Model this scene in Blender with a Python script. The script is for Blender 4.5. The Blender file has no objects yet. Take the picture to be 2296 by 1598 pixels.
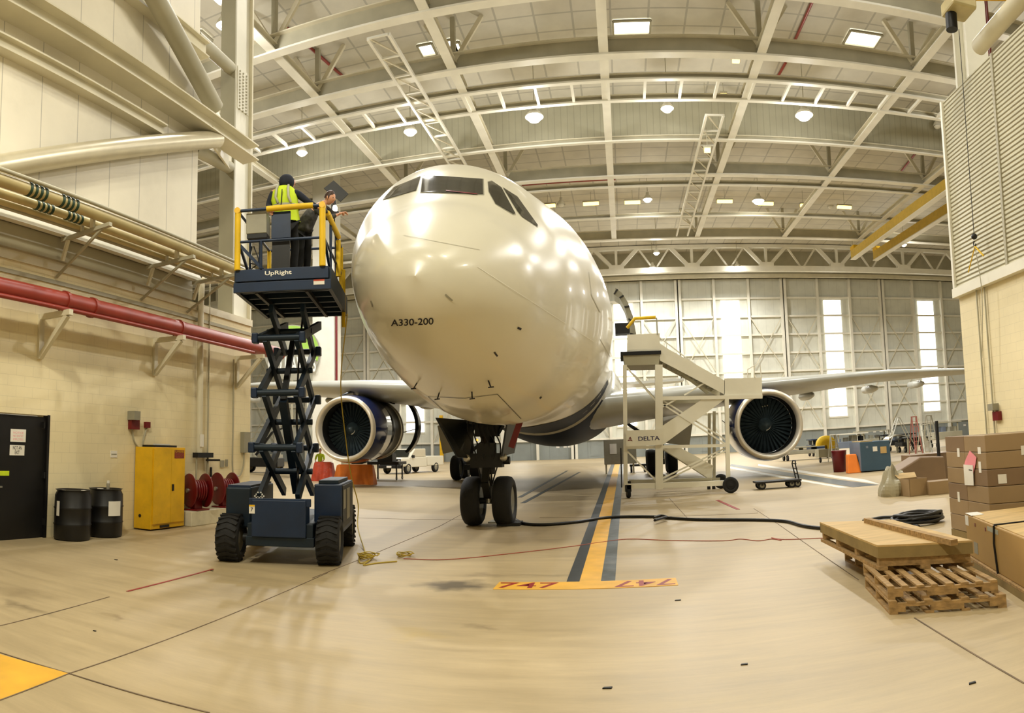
import bpy, math, random
from math import sin, cos, pi, radians, hypot, atan2
from mathutils import Vector, Matrix
from mathutils.bvhtree import BVHTree
random.seed(7)
S = bpy.context.scene
COL = S.collection
V = Vector
# ------------------------------------------------------------------ camera
EYE = 1.75
F, YC, YAW, PIT, ROL = 1525.72, 871.24, .1643855, .0851625, .0248950
def camrot():
    cy, sy = cos(YAW), sin(YAW); cp, sp = cos(PIT), sin(PIT); cr, sr = cos(ROL), sin(ROL)
    Rr = Matrix(((cr, 0, sr), (0, 1, 0), (-sr, 0, cr)))
    Rp = Matrix(((1, 0, 0), (0, cp, -sp), (0, sp, cp)))
    Ry = Matrix(((cy, -sy, 0), (sy, cy, 0), (0, 0, 1)))
    return Ry @ Rp @ Rr
RM = camrot()
cam = bpy.data.cameras.new('camera'); camo = bpy.data.objects.new('camera', cam); COL.objects.link(camo)
cam.type = 'PANO'; cam.panorama_type = 'CENTRAL_CYLINDRICAL'
cam.central_cylindrical_range_u_min = -1148 / F; cam.central_cylindrical_range_u_max = 1148 / F
cam.central_cylindrical_range_v_min = (YC - 1598) / F; cam.central_cylindrical_range_v_max = YC / F
cam.clip_start = .05; cam.clip_end = 500
B3 = Matrix(((1, 0, 0), (0, 0, -1), (0, 1, 0)))          # blender camera axes: right x, up z, looks along y
camo.matrix_world = Matrix.Translation((0, 0, EYE)) @ (RM @ B3).to_4x4()
S.camera = camo
def ray(x, y):
    u = (x - 1148) / F; v = (YC - y) / F
    return RM @ V((sin(u), cos(u), v))
def onz(x, y, z=0.0):
    d = ray(x, y); t = (z - EYE) / d.z; return V((d.x * t, d.y * t, z))
def ony(x, y, Y):
    d = ray(x, y); t = Y / d.y; return V((d.x * t, Y, EYE + d.z * t))
def onx(x, y, X):
    d = ray(x, y); t = X / d.x; return V((X, d.y * t, EYE + d.z * t))
# ------------------------------------------------------------------ world, exposure
S.view_settings.view_transform = 'Standard'
S.view_settings.look = 'None'
S.view_settings.gamma = 1
S.view_settings.use_curve_mapping = False
S.view_settings.exposure = -1.18
w = bpy.data.worlds.new('world'); S.world = w; w.use_nodes = True
w.node_tree.nodes['Background'].inputs[0].default_value = (.8, .86, .95, 1)
w.node_tree.nodes['Background'].inputs[1].default_value = 1.0
S.cycles.max_bounces = 5; S.cycles.diffuse_bounces = 3; S.cycles.glossy_bounces = 3
S.cycles.adaptive_threshold = .06; S.cycles.use_denoising = True; S.cycles.sample_clamp_indirect = 6
S.cycles.caustics_reflective = False; S.cycles.caustics_refractive = False
try:
    S.cycles.denoiser = 'OPENIMAGEDENOISE'
except Exception:
    pass
WARM = (1, .95, .77); NEUT = (1, .985, .95)
# ------------------------------------------------------------------ helpers
def setp(o, label=None, cat=None, group=None, kind=None):
    if label: o['label'] = label
    if cat: o['category'] = cat
    if group: o['group'] = group
    if kind: o['kind'] = kind
    return o
def empty(name, loc=(0, 0, 0), rz=0, label=None, cat=None, group=None, kind=None, parent=None):
    o = bpy.data.objects.new(name, None); COL.objects.link(o)
    o.location = loc; o.rotation_euler = (0, 0, rz); o.empty_display_size = .2
    if parent: o.parent = parent
    return setp(o, label, cat, group, kind)
def wloc(o):
    r = V((0, 0, 0))
    while o is not None:
        r = r + o.location; o = o.parent
    return r
def rotated(o):
    while o is not None:
        if abs(o.rotation_euler.z) > 1e-9 or abs(o.rotation_euler.x) > 1e-9 or abs(o.rotation_euler.y) > 1e-9: return True
        o = o.parent
    return False
def frame(d, up=V((0, 0, 1))):
    d = V(d).normalized()
    if abs(d.dot(up)) > .999: up = V((0, 1, 0))
    s = d.cross(up).normalized(); u = s.cross(d).normalized()
    return d, s, u
class MB:
    def __init__(s): s.v = []; s.f = []; s.sm = []
    def add(s, vs, fs, smooth=False):
        n = len(s.v); s.v += [tuple(p) for p in vs]; s.f += [tuple(i + n for i in f) for f in fs]; s.sm += [smooth] * len(fs); return s
    def box(s, c, d, rz=0):
        hx, hy, hz = d[0] / 2, d[1] / 2, d[2] / 2; cc, ss = cos(rz), sin(rz); vs = []
        for z in (-hz, hz):
            for x, y in ((-hx, -hy), (hx, -hy), (hx, hy), (-hx, hy)):
                vs.append((c[0] + x * cc - y * ss, c[1] + x * ss + y * cc, c[2] + z))
        return s.add(vs, [(3, 2, 1, 0), (4, 5, 6, 7), (0, 1, 5, 4), (1, 2, 6, 5), (2, 3, 7, 6), (3, 0, 4, 7)])
    def bb(s, x0, x1, y0, y1, z0, z1):
        return s.box(((x0 + x1) / 2, (y0 + y1) / 2, (z0 + z1) / 2), (abs(x1 - x0), abs(y1 - y0), abs(z1 - z0)))
    def bar(s, a, b, w, h=None, up=V((0, 0, 1))):
        h = h or w; a = V(a); b = V(b); d, sd, u = frame(b - a, V(up)); vs = []
        for p in (a, b):
            for i, j in ((-1, -1), (1, -1), (1, 1), (-1, 1)): vs.append(p + sd * (i * w / 2) + u * (j * h / 2))
        return s.add(vs, [(0, 1, 2, 3), (7, 6, 5, 4), (4, 5, 1, 0), (5, 6, 2, 1), (6, 7, 3, 2), (7, 4, 0, 3)])
    def ibeam(s, a, b, w, h, t=.03, up=V((0, 0, 1))):
        a = V(a); b = V(b); d, sd, u = frame(b - a, V(up))
        s.bar(a + u * (h / 2 - t / 2), b + u * (h / 2 - t / 2), w, t, up); s.bar(a - u * (h / 2 - t / 2), b - u * (h / 2 - t / 2), w, t, up)
        return s.bar(a, b, t, h - 2 * t, up)
    def tube(s, pts, r, n=10, caps=True, closed=False):
        pts = [V(p) for p in pts]; m = len(pts); rr = r if isinstance(r, (list, tuple)) else [r] * m
        vs = []; u0 = None
        for i, p in enumerate(pts):
            if closed: d = pts[(i + 1) % m] - pts[i - 1]
            else: d = (pts[min(i + 1, m - 1)] - pts[max(i - 1, 0)])
            if d.length < 1e-9: d = V((0, 0, 1))
            d.normalize()
            if u0 is None: _, sd, u0 = frame(d)
            else:
                u0 = (u0 - d * u0.dot(d))
                u0 = u0.normalized() if u0.length > 1e-6 else frame(d)[2]
            sd = d.cross(u0)
            for k in range(n):
                a = 2 * pi * k / n; vs.append(p + (sd * cos(a) + u0 * sin(a)) * rr[i])
        fs = []
        for i in range(m if closed else m - 1):
            j = (i + 1) % m
            for k in range(n): fs.append((i * n + k, i * n + (k + 1) % n, j * n + (k + 1) % n, j * n + k))
        s.add(vs, fs, True)
        if caps and not closed:
            s.add(vs[:n], [tuple(range(n))[::-1]]); s.add(vs[-n:], [tuple(range(n))])
        return s
    def cyl(s, a, b, r0, r1=None, n=20, caps=True): return s.tube([a, b], [r0, r0 if r1 is None else r1], n, caps)
    def lathe(s, o, d, prof, n=32, up=V((0, 0, 1)), smooth=True, a0=0, a1=2 * pi):
        """prof: (distance along axis, radius) rows"""
        o = V(o); d, sd, u = frame(d, V(up)); vs = []; full = abs(a1 - a0 - 2 * pi) < 1e-6; m = n if full else n + 1
        for t, r in prof:
            for k in range(m):
                a = a0 + (a1 - a0) * k / n; vs.append(o + d * t + (sd * cos(a) + u * sin(a)) * r)
        fs = []
        for i in range(len(prof) - 1):
            for k in range(n):
                k2 = (k + 1) % m; fs.append((i * m + k, i * m + k2, (i + 1) * m + k2, (i + 1) * m + k))
        return s.add(vs, fs, smooth)
    def sph(s, c, r, n=14, m=8, sc=(1, 1, 1)):
        vs = []; fs = []
        for i in range(m + 1):
            p = pi * i / m
            for k in range(n):
                a = 2 * pi * k / n; vs.append((c[0] + r * sc[0] * sin(p) * cos(a), c[1] + r * sc[1] * sin(p) * sin(a), c[2] + r * sc[2] * cos(p)))
        for i in range(m):
            for k in range(n): fs.append((i * n + k, (i + 1) * n + k, (i + 1) * n + (k + 1) % n, i * n + (k + 1) % n))
        return s.add(vs, fs, True)
    def prism(s, poly, ext):
        """poly: 3d points in order, extruded by vector ext"""
        ext = V(ext); n = len(poly); vs = [V(p) for p in poly] + [V(p) + ext for p in poly]
        nrm = V((0, 0, 0))
        for i in range(n): nrm += V(poly[i]).cross(V(poly[(i + 1) % n]))
        fl = nrm.dot(ext) > 0
        fs = [tuple(range(n)), tuple(range(2 * n - 1, n - 1, -1))] + [(i, i + n, (i + 1) % n + n, (i + 1) % n) for i in range(n)]
        if fl: fs = [tuple(reversed(f)) for f in fs]
        return s.add(vs, fs)
    def build(s, name, m, parent=None, label=None, cat=None, group=None, kind=None, bevel=0, local=None):
        if local is None: local = parent is not None and rotated(parent)
        if parent is None:
            o_ = V((0, 0, 0))
            if s.v:
                xs = [p[0] for p in s.v]; ys = [p[1] for p in s.v]; zs = [p[2] for p in s.v]
                o_ = V(((min(xs) + max(xs)) / 2, (min(ys) + max(ys)) / 2, min(zs)))
        else: o_ = V((0, 0, 0)) if local else wloc(parent)
        me = bpy.data.meshes.new(name)
        me.from_pydata([(p[0] - o_.x, p[1] - o_.y, p[2] - o_.z) for p in s.v], [], s.f)
        me.polygons.foreach_set('use_smooth', s.sm)
        me.update()
        for mm in (m if isinstance(m, (list, tuple)) else [m]): me.materials.append(mm)
        o = bpy.data.objects.new(name, me); COL.objects.link(o)
        if parent: o.parent = parent
        else: o.location = o_
        if bevel:
            b = o.modifiers.new('bevel', 'BEVEL'); b.width = bevel; b.segments = 2; b.limit_method = 'ANGLE'; b.angle_limit = radians(40)
        return setp(o, label, cat, group, kind)
def copy_tree(o, parent=None):
    c = o.copy(); COL.objects.link(c); c.parent = parent
    for ch in list(o.children): copy_tree(ch, c)
    return c
def curve_pts(pts, n=8):
    """Catmull-Rom through 3d points"""
    pts = [V(p) for p in pts]; P = [pts[0] * 2 - pts[1]] + pts + [pts[-1] * 2 - pts[-2]]; out = []
    for i in range(1, len(P) - 2):
        for k in range(n):
            t = k / n; a, b, c, d = P[i - 1], P[i], P[i + 1], P[i + 2]
            out.append(.5 * ((2 * b) + (c - a) * t + (2 * a - 5 * b + 4 * c - d) * t * t + (3 * b - a - 3 * c + d) * t ** 3))
    return out + [pts[-1]]
# ------------------------------------------------------------------ materials
MATS = {}
def lin(c):
    return tuple(((x / 255) / 12.92 if x / 255 < .04045 else ((x / 255 + .055) / 1.055) ** 2.4) for x in c)
def mat(name, rgb, rough=.5, metal=0., var=.06, scale=2.5, bump=0., stretch=(1, 1, 1), dirt=0., dirtcol=(60, 52, 38), emit=0., coat=0., spec=.5):
    m = bpy.data.materials.new(name); m.use_nodes = True; nt = m.node_tree; N = nt.nodes; L = nt.links
    p = N['Principled BSDF']; c = lin(rgb)
    p.inputs['Roughness'].default_value = rough; p.inputs['Metallic'].default_value = metal
    p.inputs['Coat Weight'].default_value = coat; p.inputs['Coat Roughness'].default_value = .08
    p.inputs['Specular IOR Level'].default_value = spec
    if emit:
        p.inputs['Base Color'].default_value = (*c, 1); p.inputs['Emission Color'].default_value = (*c, 1); p.inputs['Emission Strength'].default_value = emit
        MATS[name] = m; return m
    tc = N.new('ShaderNodeTexCoord'); mp = N.new('ShaderNodeMapping'); mp.inputs['Scale'].default_value = stretch; L.new(tc.outputs['Object'], mp.inputs[0])
    n1 = N.new('ShaderNodeTexNoise'); n1.inputs['Scale'].default_value = scale; n1.inputs['Detail'].default_value = 5; L.new(mp.outputs[0], n1.inputs['Vector'])
    r = N.new('ShaderNodeValToRGB'); L.new(n1.outputs[0], r.inputs[0])
    r.color_ramp.elements[0].position = .3; r.color_ramp.elements[1].position = .7
    r.color_ramp.elements[0].color = (*[x * (1 - var * 2) for x in c], 1); r.color_ramp.elements[1].color = (*[min(1, x * (1 + var)) for x in c], 1)
    out = r.outputs[0]
    if dirt:
        n2 = N.new('ShaderNodeTexNoise'); n2.inputs['Scale'].default_value = scale * .6; n2.inputs['Detail'].default_value = 8; n2.inputs['Roughness'].default_value = .7; L.new(mp.outputs[0], n2.inputs['Vector'])
        r2 = N.new('ShaderNodeValToRGB'); L.new(n2.outputs[0], r2.inputs[0]); r2.color_ramp.elements[0].position = .52; r2.color_ramp.elements[1].position = .75
        mx = N.new('ShaderNodeMix'); mx.data_type = 'RGBA'; mu = N.new('ShaderNodeMath'); mu.operation = 'MULTIPLY'; mu.inputs[1].default_value = dirt
        L.new(r2.outputs[0], mu.inputs[0]); L.new(mu.outputs[0], mx.inputs[0]); L.new(out, mx.inputs[6]); mx.inputs[7].default_value = (*lin(dirtcol), 1); out = mx.outputs[2]
    L.new(out, p.inputs['Base Color'])
    if bump:
        b = N.new('ShaderNodeBump'); b.inputs['Strength'].default_value = bump; b.inputs['Distance'].default_value = .02
        n3 = N.new('ShaderNodeTexNoise'); n3.inputs['Scale'].default_value = scale * 12; n3.inputs['Detail'].default_value = 4; L.new(mp.outputs[0], n3.inputs['Vector']); L.new(n3.outputs[0], b.inputs['Height']); L.new(b.outputs[0], p.inputs['Normal'])
    MATS[name] = m; return m
def lines_mat(name, rgb, axis, period, width, dark=.6, rough=.7, axis2=None, period2=1, brick=False, bump=.3, wave=False, off=0.):
    """flat colour with procedural seams every `period` metres along a world axis"""
    m = mat(name, rgb, rough, var=.04, scale=.8, dirt=.12, dirtcol=(120, 110, 85)); nt = m.node_tree; N = nt.nodes; L = nt.links; p = N['Principled BSDF']
    src = p.inputs['Base Color'].links[0].from_socket
    g = N.new('ShaderNodeNewGeometry'); sx = N.new('ShaderNodeSeparateXYZ'); L.new(g.outputs['Position'], sx.inputs[0])
    def mth(op, a, b=None):
        n = N.new('ShaderNodeMath'); n.operation = op
        for i, q in enumerate((a, b)):
            if q is None: continue
            if isinstance(q, (int, float)): n.inputs[i].default_value = q
            else: L.new(q, n.inputs[i])
        return n.outputs[0]
    def seam(ax, per, wid, o=0.):
        f = mth('FRACT', mth('DIVIDE', mth('ADD', sx.outputs['XYZ'.index(ax)], o), per)); return mth('LESS_THAN', f, wid / per), f
    fac, fr = seam(axis, period, width, off)
    if brick:
        row = mth('FLOOR', mth('DIVIDE', sx.outputs['XYZ'.index(axis)], period)); sh = mth('MULTIPLY', mth('MODULO', row, 2.), period2 / 2)
        f2 = mth('LESS_THAN', mth('FRACT', mth('DIVIDE', mth('ADD', mth('ADD', sx.outputs['XYZ'.index(axis2)], sh), 200.), period2)), width / period2); fac = mth('MAXIMUM', fac, f2)
    elif axis2:
        fac = mth('MAXIMUM', fac, seam(axis2, period2, width)[0])
    mx = N.new('ShaderNodeMix'); mx.data_type = 'RGBA'; L.new(src, mx.inputs[6])
    dk = N.new('ShaderNodeMix'); dk.data_type = 'RGBA'; dk.blend_type = 'MULTIPLY'; dk.inputs[0].default_value = 1; L.new(src, dk.inputs[6]); dk.inputs[7].default_value = (dark, dark, dark, 1); L.new(dk.outputs[2], mx.inputs[7])
    L.new(fac, mx.inputs[0]); L.new(mx.outputs[2], p.inputs['Base Color'])
    b = N.new('ShaderNodeBump'); b.inputs['Strength'].default_value = bump; b.inputs['Distance'].default_value = .03
    L.new(mth('SINE', mth('MULTIPLY', fr, 2 * pi)) if wave else mth('SUBTRACT', 1., fac), b.inputs['Height']); L.new(b.outputs[0], p.inputs['Normal'])
    return m
M_BLOCK = lines_mat('painted_block', (238, 224, 184), 'Z', .2, .008, .86, .6, 'Y', .4, True, .25)
M_CLAD = lines_mat('wall_cladding', (232, 224, 204), 'Y', .95, .02, .6, .55, bump=.3, off=.6)
M_CORR = lines_mat('corrugated_panel', (216, 209, 180), 'Z', .1, .03, .72, .5, bump=.8, wave=True)
M_ROOF = lines_mat('roof_deck', (204, 198, 180), 'Y', 1.6, .12, .72, .8, 'X', 2.1, False, .2)
M_CURT = lines_mat('curtain_panel', (176, 172, 148), 'X', .45, .06, .85, .8, bump=.4)
M_FAR = lines_mat('far_cladding', (218, 218, 204), 'X', 1.1, .04, .85, .8, bump=.2)
M_FARLOW = lines_mat('lower_grey_panel', (146, 152, 148), 'X', 2.4, .05, .7, .7)
M_STEEL = mat('cream_steel', (222, 214, 188), .5, var=.05, scale=1)
M_STEELW = mat('white_steel', (236, 232, 216), .45, var=.04, scale=1)
M_STEELD = mat('grey_cream_steel', (176, 170, 146), .55, var=.06, scale=1)
M_PIPE = mat('galvanised_pipe', (206, 196, 168), .32, .35, var=.05)
M_PIPEB = mat('beige_pipe', (196, 180, 130), .4, .1, var=.08)
M_RED = mat('red_pipe_paint', (148, 56, 42), .4, var=.1, scale=2)
M_REDD = mat('deep_red_paint', (112, 12, 16), .4, var=.08)
M_BLACK = mat('black_paint', (14, 13, 14), .45, var=.1)
M_RUB = mat('black_rubber', (17, 17, 18), .75, var=.12, bump=.2)
M_DARK = mat('dark_grey_metal', (38, 38, 38), .5, .4, var=.1)
M_CHROME = mat('bare_metal', (200, 198, 190), .3, .85, var=.05)
M_NAVY = mat('lift_navy_paint', (9, 36, 68), .45, var=.12, dirt=.35, dirtcol=(20, 24, 28))
M_NAVYD = mat('dark_teal_steel', (14, 34, 50), .5, .2, var=.15, dirt=.3, dirtcol=(12, 14, 16))
M_YEL = mat('yellow_paint', (236, 186, 24), .45, var=.08, dirt=.3, dirtcol=(120, 84, 20))
M_YELF = mat('yellow_foam', (232, 190, 20), .6, var=.06, dirt=.25, dirtcol=(90, 70, 20))
M_WHITE = mat('white_paper', (236, 232, 222), .7, var=.03)
M_WHITEP = mat('aircraft_white', (214, 208, 188), .3, var=.02, scale=.5, coat=.35)
M_BELLY = mat('belly_gloss', (196, 192, 178), .12, var=.05, scale=.4, coat=.6)
M_AWING = mat('wing_grey', (186, 186, 176), .3, var=.05, scale=.4)
M_ANAVY = mat('cowl_navy', (16, 34, 84), .18, var=.08, scale=1.5, coat=.7)
M_GLASS = mat('cockpit_glass', (30, 34, 32), .06, var=.1, scale=2, coat=1.)
M_LIP = mat('engine_lip_metal', (226, 216, 196), .38, .45, var=.04)
M_BNAVY = mat('belly_navy', (12, 22, 42), .5, var=.1, spec=.15)
M_CORE = mat('core_dark', (20, 28, 36), .25, .3)
M_FAN = mat('fan_dark', (70, 84, 92), .35, .3, var=.2, scale=4)  # fan grey lifted, haze over the engine put into the colour
M_INK = mat('ink', (28, 26, 34), .6, var=.02)
M_SILV = mat('silver_ladder', (214, 214, 206), .35, .4, var=.05)
M_WOOD = mat('pallet_wood', (178, 144, 94), .75, var=.2, scale=3, stretch=(1, 8, 8), dirt=.45, dirtcol=(96, 72, 44), bump=.2)
M_WOOD2 = mat('plywood', (204, 172, 114), .65, var=.1, scale=1.6, stretch=(1, 5, 1), dirt=.3, dirtcol=(150, 112, 66))
M_WOODE = mat('crate_edge_board', (150, 128, 80), .7, var=.12, scale=3, dirt=.3, dirtcol=(100, 82, 44))
M_CARD = mat('cardboard', (156, 130, 94), .55, var=.05, scale=1.5, dirt=.12, dirtcol=(120, 92, 60), coat=.25)
M_CARDD = mat('cardboard_dark', (132, 106, 78), .55, var=.05, scale=1.5, coat=.2)
M_KRAFT = mat('kraft_crate', (180, 144, 84), .6, var=.06, scale=1.2, dirt=.15, dirtcol=(140, 100, 56))
M_ORANGE = mat('orange_plastic', (252, 136, 40), .5, var=.07, scale=2)
M_ORANGER = mat('faded_red_plastic', (196, 74, 46), .5, var=.15, scale=3, dirt=.5, dirtcol=(220, 190, 170))
M_BLUEBOX = mat('blue_grey_box', (62, 88, 108), .6, var=.06, scale=1)
M_BLUEB2 = mat('light_blue_box', (120, 130, 146), .6, var=.06, scale=1)
M_FLYEL = mat('floor_yellow', (236, 180, 60), .5, var=.08, scale=3, dirt=.3, dirtcol=(190, 150, 90))
M_FLBLU = mat('floor_dark_line', (28, 40, 46), .45, var=.2, scale=4, dirt=.4, dirtcol=(70, 76, 76))
M_FLBLU2 = mat('floor_worn_dark_line', (64, 76, 80), .4, var=.3, scale=4, dirt=.6, dirtcol=(130, 130, 122))
M_FLRED = mat('floor_red_paint', (150, 34, 30), .5, var=.1)
M_FLWHT = mat('floor_white_paint', (240, 238, 228), .4, var=.05)
M_CRANE = mat('crane_yellow', (206, 172, 66), .5)
M_JOINT = mat('joint_filler', (120, 102, 80), .8, var=.2)
M_PINK = mat('pink_tag', (244, 150, 160), .7, var=.05)
M_GREEN = mat('green_band', (30, 60, 40), .5)
M_LGREEN = mat('banner_green', (150, 190, 70), .6)
M_HIVIS = mat('hi_vis', (196, 220, 30), .7, var=.06, scale=6)
M_REFL = mat('reflective_tape', (170, 170, 150), .5)
M_NAVCL = mat('dark_navy_cloth', (22, 28, 44), .85, var=.15, scale=8)
M_BLKCL = mat('charcoal_cloth', (26, 27, 30), .9, var=.15, scale=8)
M_GRYCL = mat('grey_plaid_cloth', (74, 72, 72), .9, var=.3, scale=14)
M_SKIN = mat('skin', (206, 150, 118), .5, var=.05, scale=8)
M_HAIR = mat('brown_hair', (62, 38, 26), .6, var=.3, scale=30)
M_CONC = mat('white_concrete', (222, 214, 188), .8, var=.06, dirt=.2)
M_GREYBOX = mat('grey_box', (150, 146, 128), .5, var=.06)
M_TARP = mat('grey_tarp', (176, 168, 142), .45, var=.1, scale=2, dirt=.2)
M_CORDY = mat('yellow_cord', (196, 170, 60), .6); M_CORDR = mat('red_cord', (176, 90, 70), .6)
M_SKYL = mat('skylight_glow', (255, 252, 240), .5, emit=9.)
M_WINGL = mat('window_daylight', (255, 253, 244), .5, emit=7.)
M_LAMPE = mat('lamp_bulb', (255, 244, 214), .5, emit=60.)
M_LAMPY = mat('amber_lamp', (255, 214, 120), .5, emit=9.)
M_LEDR = mat('small_amber_light', (255, 170, 60), .5, emit=5.)
M_LAMPW = mat('white_lamp_dome', (236, 232, 216), .4)
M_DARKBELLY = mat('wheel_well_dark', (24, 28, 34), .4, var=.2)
# ------------------------------------------------------------------ writing
def text_mb(body, size=1., bold=0.):
    """2-d letter shapes as a list of (vertices, faces) on the xy plane; origin at the left baseline"""
    cu = bpy.data.curves.new('t', 'FONT'); cu.body = body; cu.size = size; cu.offset = bold; cu.fill_mode = 'FRONT'
    o = bpy.data.objects.new('t', cu); COL.objects.link(o)
    dg = bpy.context.evaluated_depsgraph_get(); me = bpy.data.meshes.new_from_object(o.evaluated_get(dg))
    vs = [v.co.copy() for v in me.vertices]; fs = [tuple(p.vertices) for p in me.polygons]
    bpy.data.objects.remove(o); bpy.data.meshes.remove(me); bpy.data.curves.remove(cu)
    return vs, fs
def text_on(mb, body, origin, xdir, ydir, width, height, lift=.004, bold=0.):
    """letters of a word fitted in width x height metres at origin (lower left), standing on a plane"""
    vs, fs = text_mb(body, 1., bold)
    x0 = min(v.x for v in vs); x1 = max(v.x for v in vs); y0 = min(v.y for v in vs); y1 = max(v.y for v in vs)
    xd = V(xdir).normalized(); yd = V(ydir).normalized(); nn = xd.cross(yd)
    mb.add([V(origin) + xd * ((v.x - x0) / (x1 - x0) * width) + yd * ((v.y - y0) / (y1 - y0) * height) + nn * lift for v in vs], fs)
    return mb
# ================================================================== SETTING
XL, XR = -9.75, 7.9
def st(o): o['kind'] = 'structure'; return o
# floor
def floor_mat():
    m = mat('concrete_floor', (190, 170, 132), .42, var=.05, scale=.7, stretch=(.12, 1, 1), dirt=.3, dirtcol=(168, 152, 118)); nt = m.node_tree; N = nt.nodes; L = nt.links; p = N['Principled BSDF']
    src = p.inputs['Base Color'].links[0].from_socket
    g = N.new('ShaderNodeNewGeometry')
    n = N.new('ShaderNodeTexNoise'); n.inputs['Scale'].default_value = 2.; n.inputs['Detail'].default_value = 9; n.inputs['Roughness'].default_value = .75
    mp = N.new('ShaderNodeMapping'); mp.inputs['Scale'].default_value = (.35, 2.4, 1); mp.inputs['Rotation'].default_value = (0, 0, .05); L.new(g.outputs['Position'], mp.inputs[0]); L.new(mp.outputs[0], n.inputs['Vector'])
    r = N.new('ShaderNodeValToRGB'); r.color_ramp.elements[0].position = .35; r.color_ramp.elements[1].position = .62
    r.color_ramp.elements[0].color = (.74, .73, .72, 1); r.color_ramp.elements[1].color = (1, 1, 1, 1); L.new(n.outputs[0], r.inputs[0])
    mx = N.new('ShaderNodeMix'); mx.data_type = 'RGBA'; mx.blend_type = 'MULTIPLY'; mx.inputs[0].default_value = .75; L.new(src, mx.inputs[6]); L.new(r.outputs[0], mx.inputs[7]); cur = mx.outputs[2]
    # stains and soft darker patches with a shape of their own: (x, y, radius, stretch x, strength, colour)
    nd = N.new('ShaderNodeTexNoise'); nd.inputs['Scale'].default_value = 3.; nd.inputs['Detail'].default_value = 6; L.new(g.outputs['Position'], nd.inputs['Vector'])
    dis = N.new('ShaderNodeMix'); dis.data_type = 'RGBA'; dis.blend_type = 'LINEAR_LIGHT'; dis.inputs[0].default_value = .35; L.new(g.outputs['Position'], dis.inputs[6]); L.new(nd.outputs[1], dis.inputs[7])
    for (cx, cy, rad, sx, stg, col) in STAINS_PATCHES:
        q = N.new('ShaderNodeMapping'); q.vector_type = 'TEXTURE'; q.inputs['Location'].default_value = (cx, cy, 0); q.inputs['Scale'].default_value = (rad * sx, rad, 30); L.new(dis.outputs[2], q.inputs[0])
        gr = N.new('ShaderNodeTexGradient'); gr.gradient_type = 'SPHERICAL'; L.new(q.outputs[0], gr.inputs[0])
        mu = N.new('ShaderNodeMath'); mu.operation = 'MULTIPLY'; mu.use_clamp = True; mu.inputs[1].default_value = stg * 1.6; L.new(gr.outputs[1], mu.inputs[0])
        m2 = N.new('ShaderNodeMix'); m2.data_type = 'RGBA'; L.new(mu.outputs[0], m2.inputs[0]); L.new(cur, m2.inputs[6]); m2.inputs[7].default_value = (*lin(col), 1); cur = m2.outputs[2]
    L.new(cur, p.inputs['Base Color'])
    rr = N.new('ShaderNodeMapRange'); rr.inputs[3].default_value = .34; rr.inputs[4].default_value = .55; L.new(n.outputs[0], rr.inputs[0]); L.new(rr.outputs[0], p.inputs['Roughness'])
    return m
def _s(px, py, rad, sx, s, col): a = onz(px, py); return (a.x, a.y, rad, sx, s, col)
STAINS_PATCHES = [_s(1015, 1312, .45, 1.3, .9, (96, 84, 62)), _s(1075, 1290, .2, 2.2, .3, (120, 104, 80)), _s(1080, 1408, .12, 2., .4, (130, 112, 84)),
          _s(930, 1420, .25, 1.5, .25, (190, 160, 70)), _s(100, 1275, .4, 2, .25, (140, 120, 86)), _s(55, 1330, .3, 1.6, .3, (120, 100, 70)), _s(60, 1362, .15, 3, .4, (90, 76, 54)),
          _s(240, 1385, .1, 2., .4, (130, 108, 76)), _s(1200, 1175, .8, 2., .35, (130, 124, 100)), _s(780, 1200, 1.2, 1.6, .22, (150, 142, 116)), _s(1250, 1290, .15, 4, .3, (120, 108, 84)), _s(640, 1345, .5, 2, .12, (160, 140, 104)), _s(560, 1420, .6, 2, .1, (160, 140, 104))]
fl = MB(); fl.bb(-62, 62, -14, 87, -.3, 0); FLOOR = st(fl.build('floor', floor_mat()))
def strip(mb, pts, wd, z=.003):
    pts = [V((p[0], p[1], z)) for p in pts]
    for a, b in zip(pts[:-1], pts[1:]):
        mb.bar(a, b, wd, .004)
    return mb
jt = [[(0, 1402), (490, 1275)], [(155, 1510), (735, 1284)], [(700, 1296), (985, 1180), (1040, 1150)], [(0, 1463), (155, 1510), (470, 1598)], [(1690, 1140), (1745, 1175), (1925, 1300)], [(2050, 1385), (2296, 1532)], [(1500, 1116), (1540, 1160)], [(700, 1157), (1040, 1165)], [(1210, 1160), (1700, 1150)], [(155, 1510), (0, 1570)]]
for k, j in enumerate(jt):
    if k == 0: continue
    strip(MB(), [onz(*p) for p in j], .011 if k not in (3, 5) else .014).build('joint', M_JOINT, FLOOR)
strip(MB(), [onz(0, 1403), onz(245, 1338)], .012).build('joint', M_JOINT, FLOOR)
def marking(name, polys, m, label, cat='floor marking', h=.004, group=None, parent=None):
    mb = MB()
    for p in polys: mb.prism([V((q[0], q[1], .0005)) for q in p], (0, 0, h))
    return mb.build(name, m, parent, label, cat, group)
strip(MB(), [onz(285, 1326), onz(478, 1276)], .035, .004).build('floor_line', M_FLRED, None, 'thin red painted line on the floor leading to the left front wheel of the scissor lift', 'floor marking')
strip(MB(), [onz(1608, 1121), onz(1655, 1142)], .1, .004).build('floor_line', M_FLRED, None, 'short red painted line on the floor in front of the boarding stairs', 'floor marking')
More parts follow.
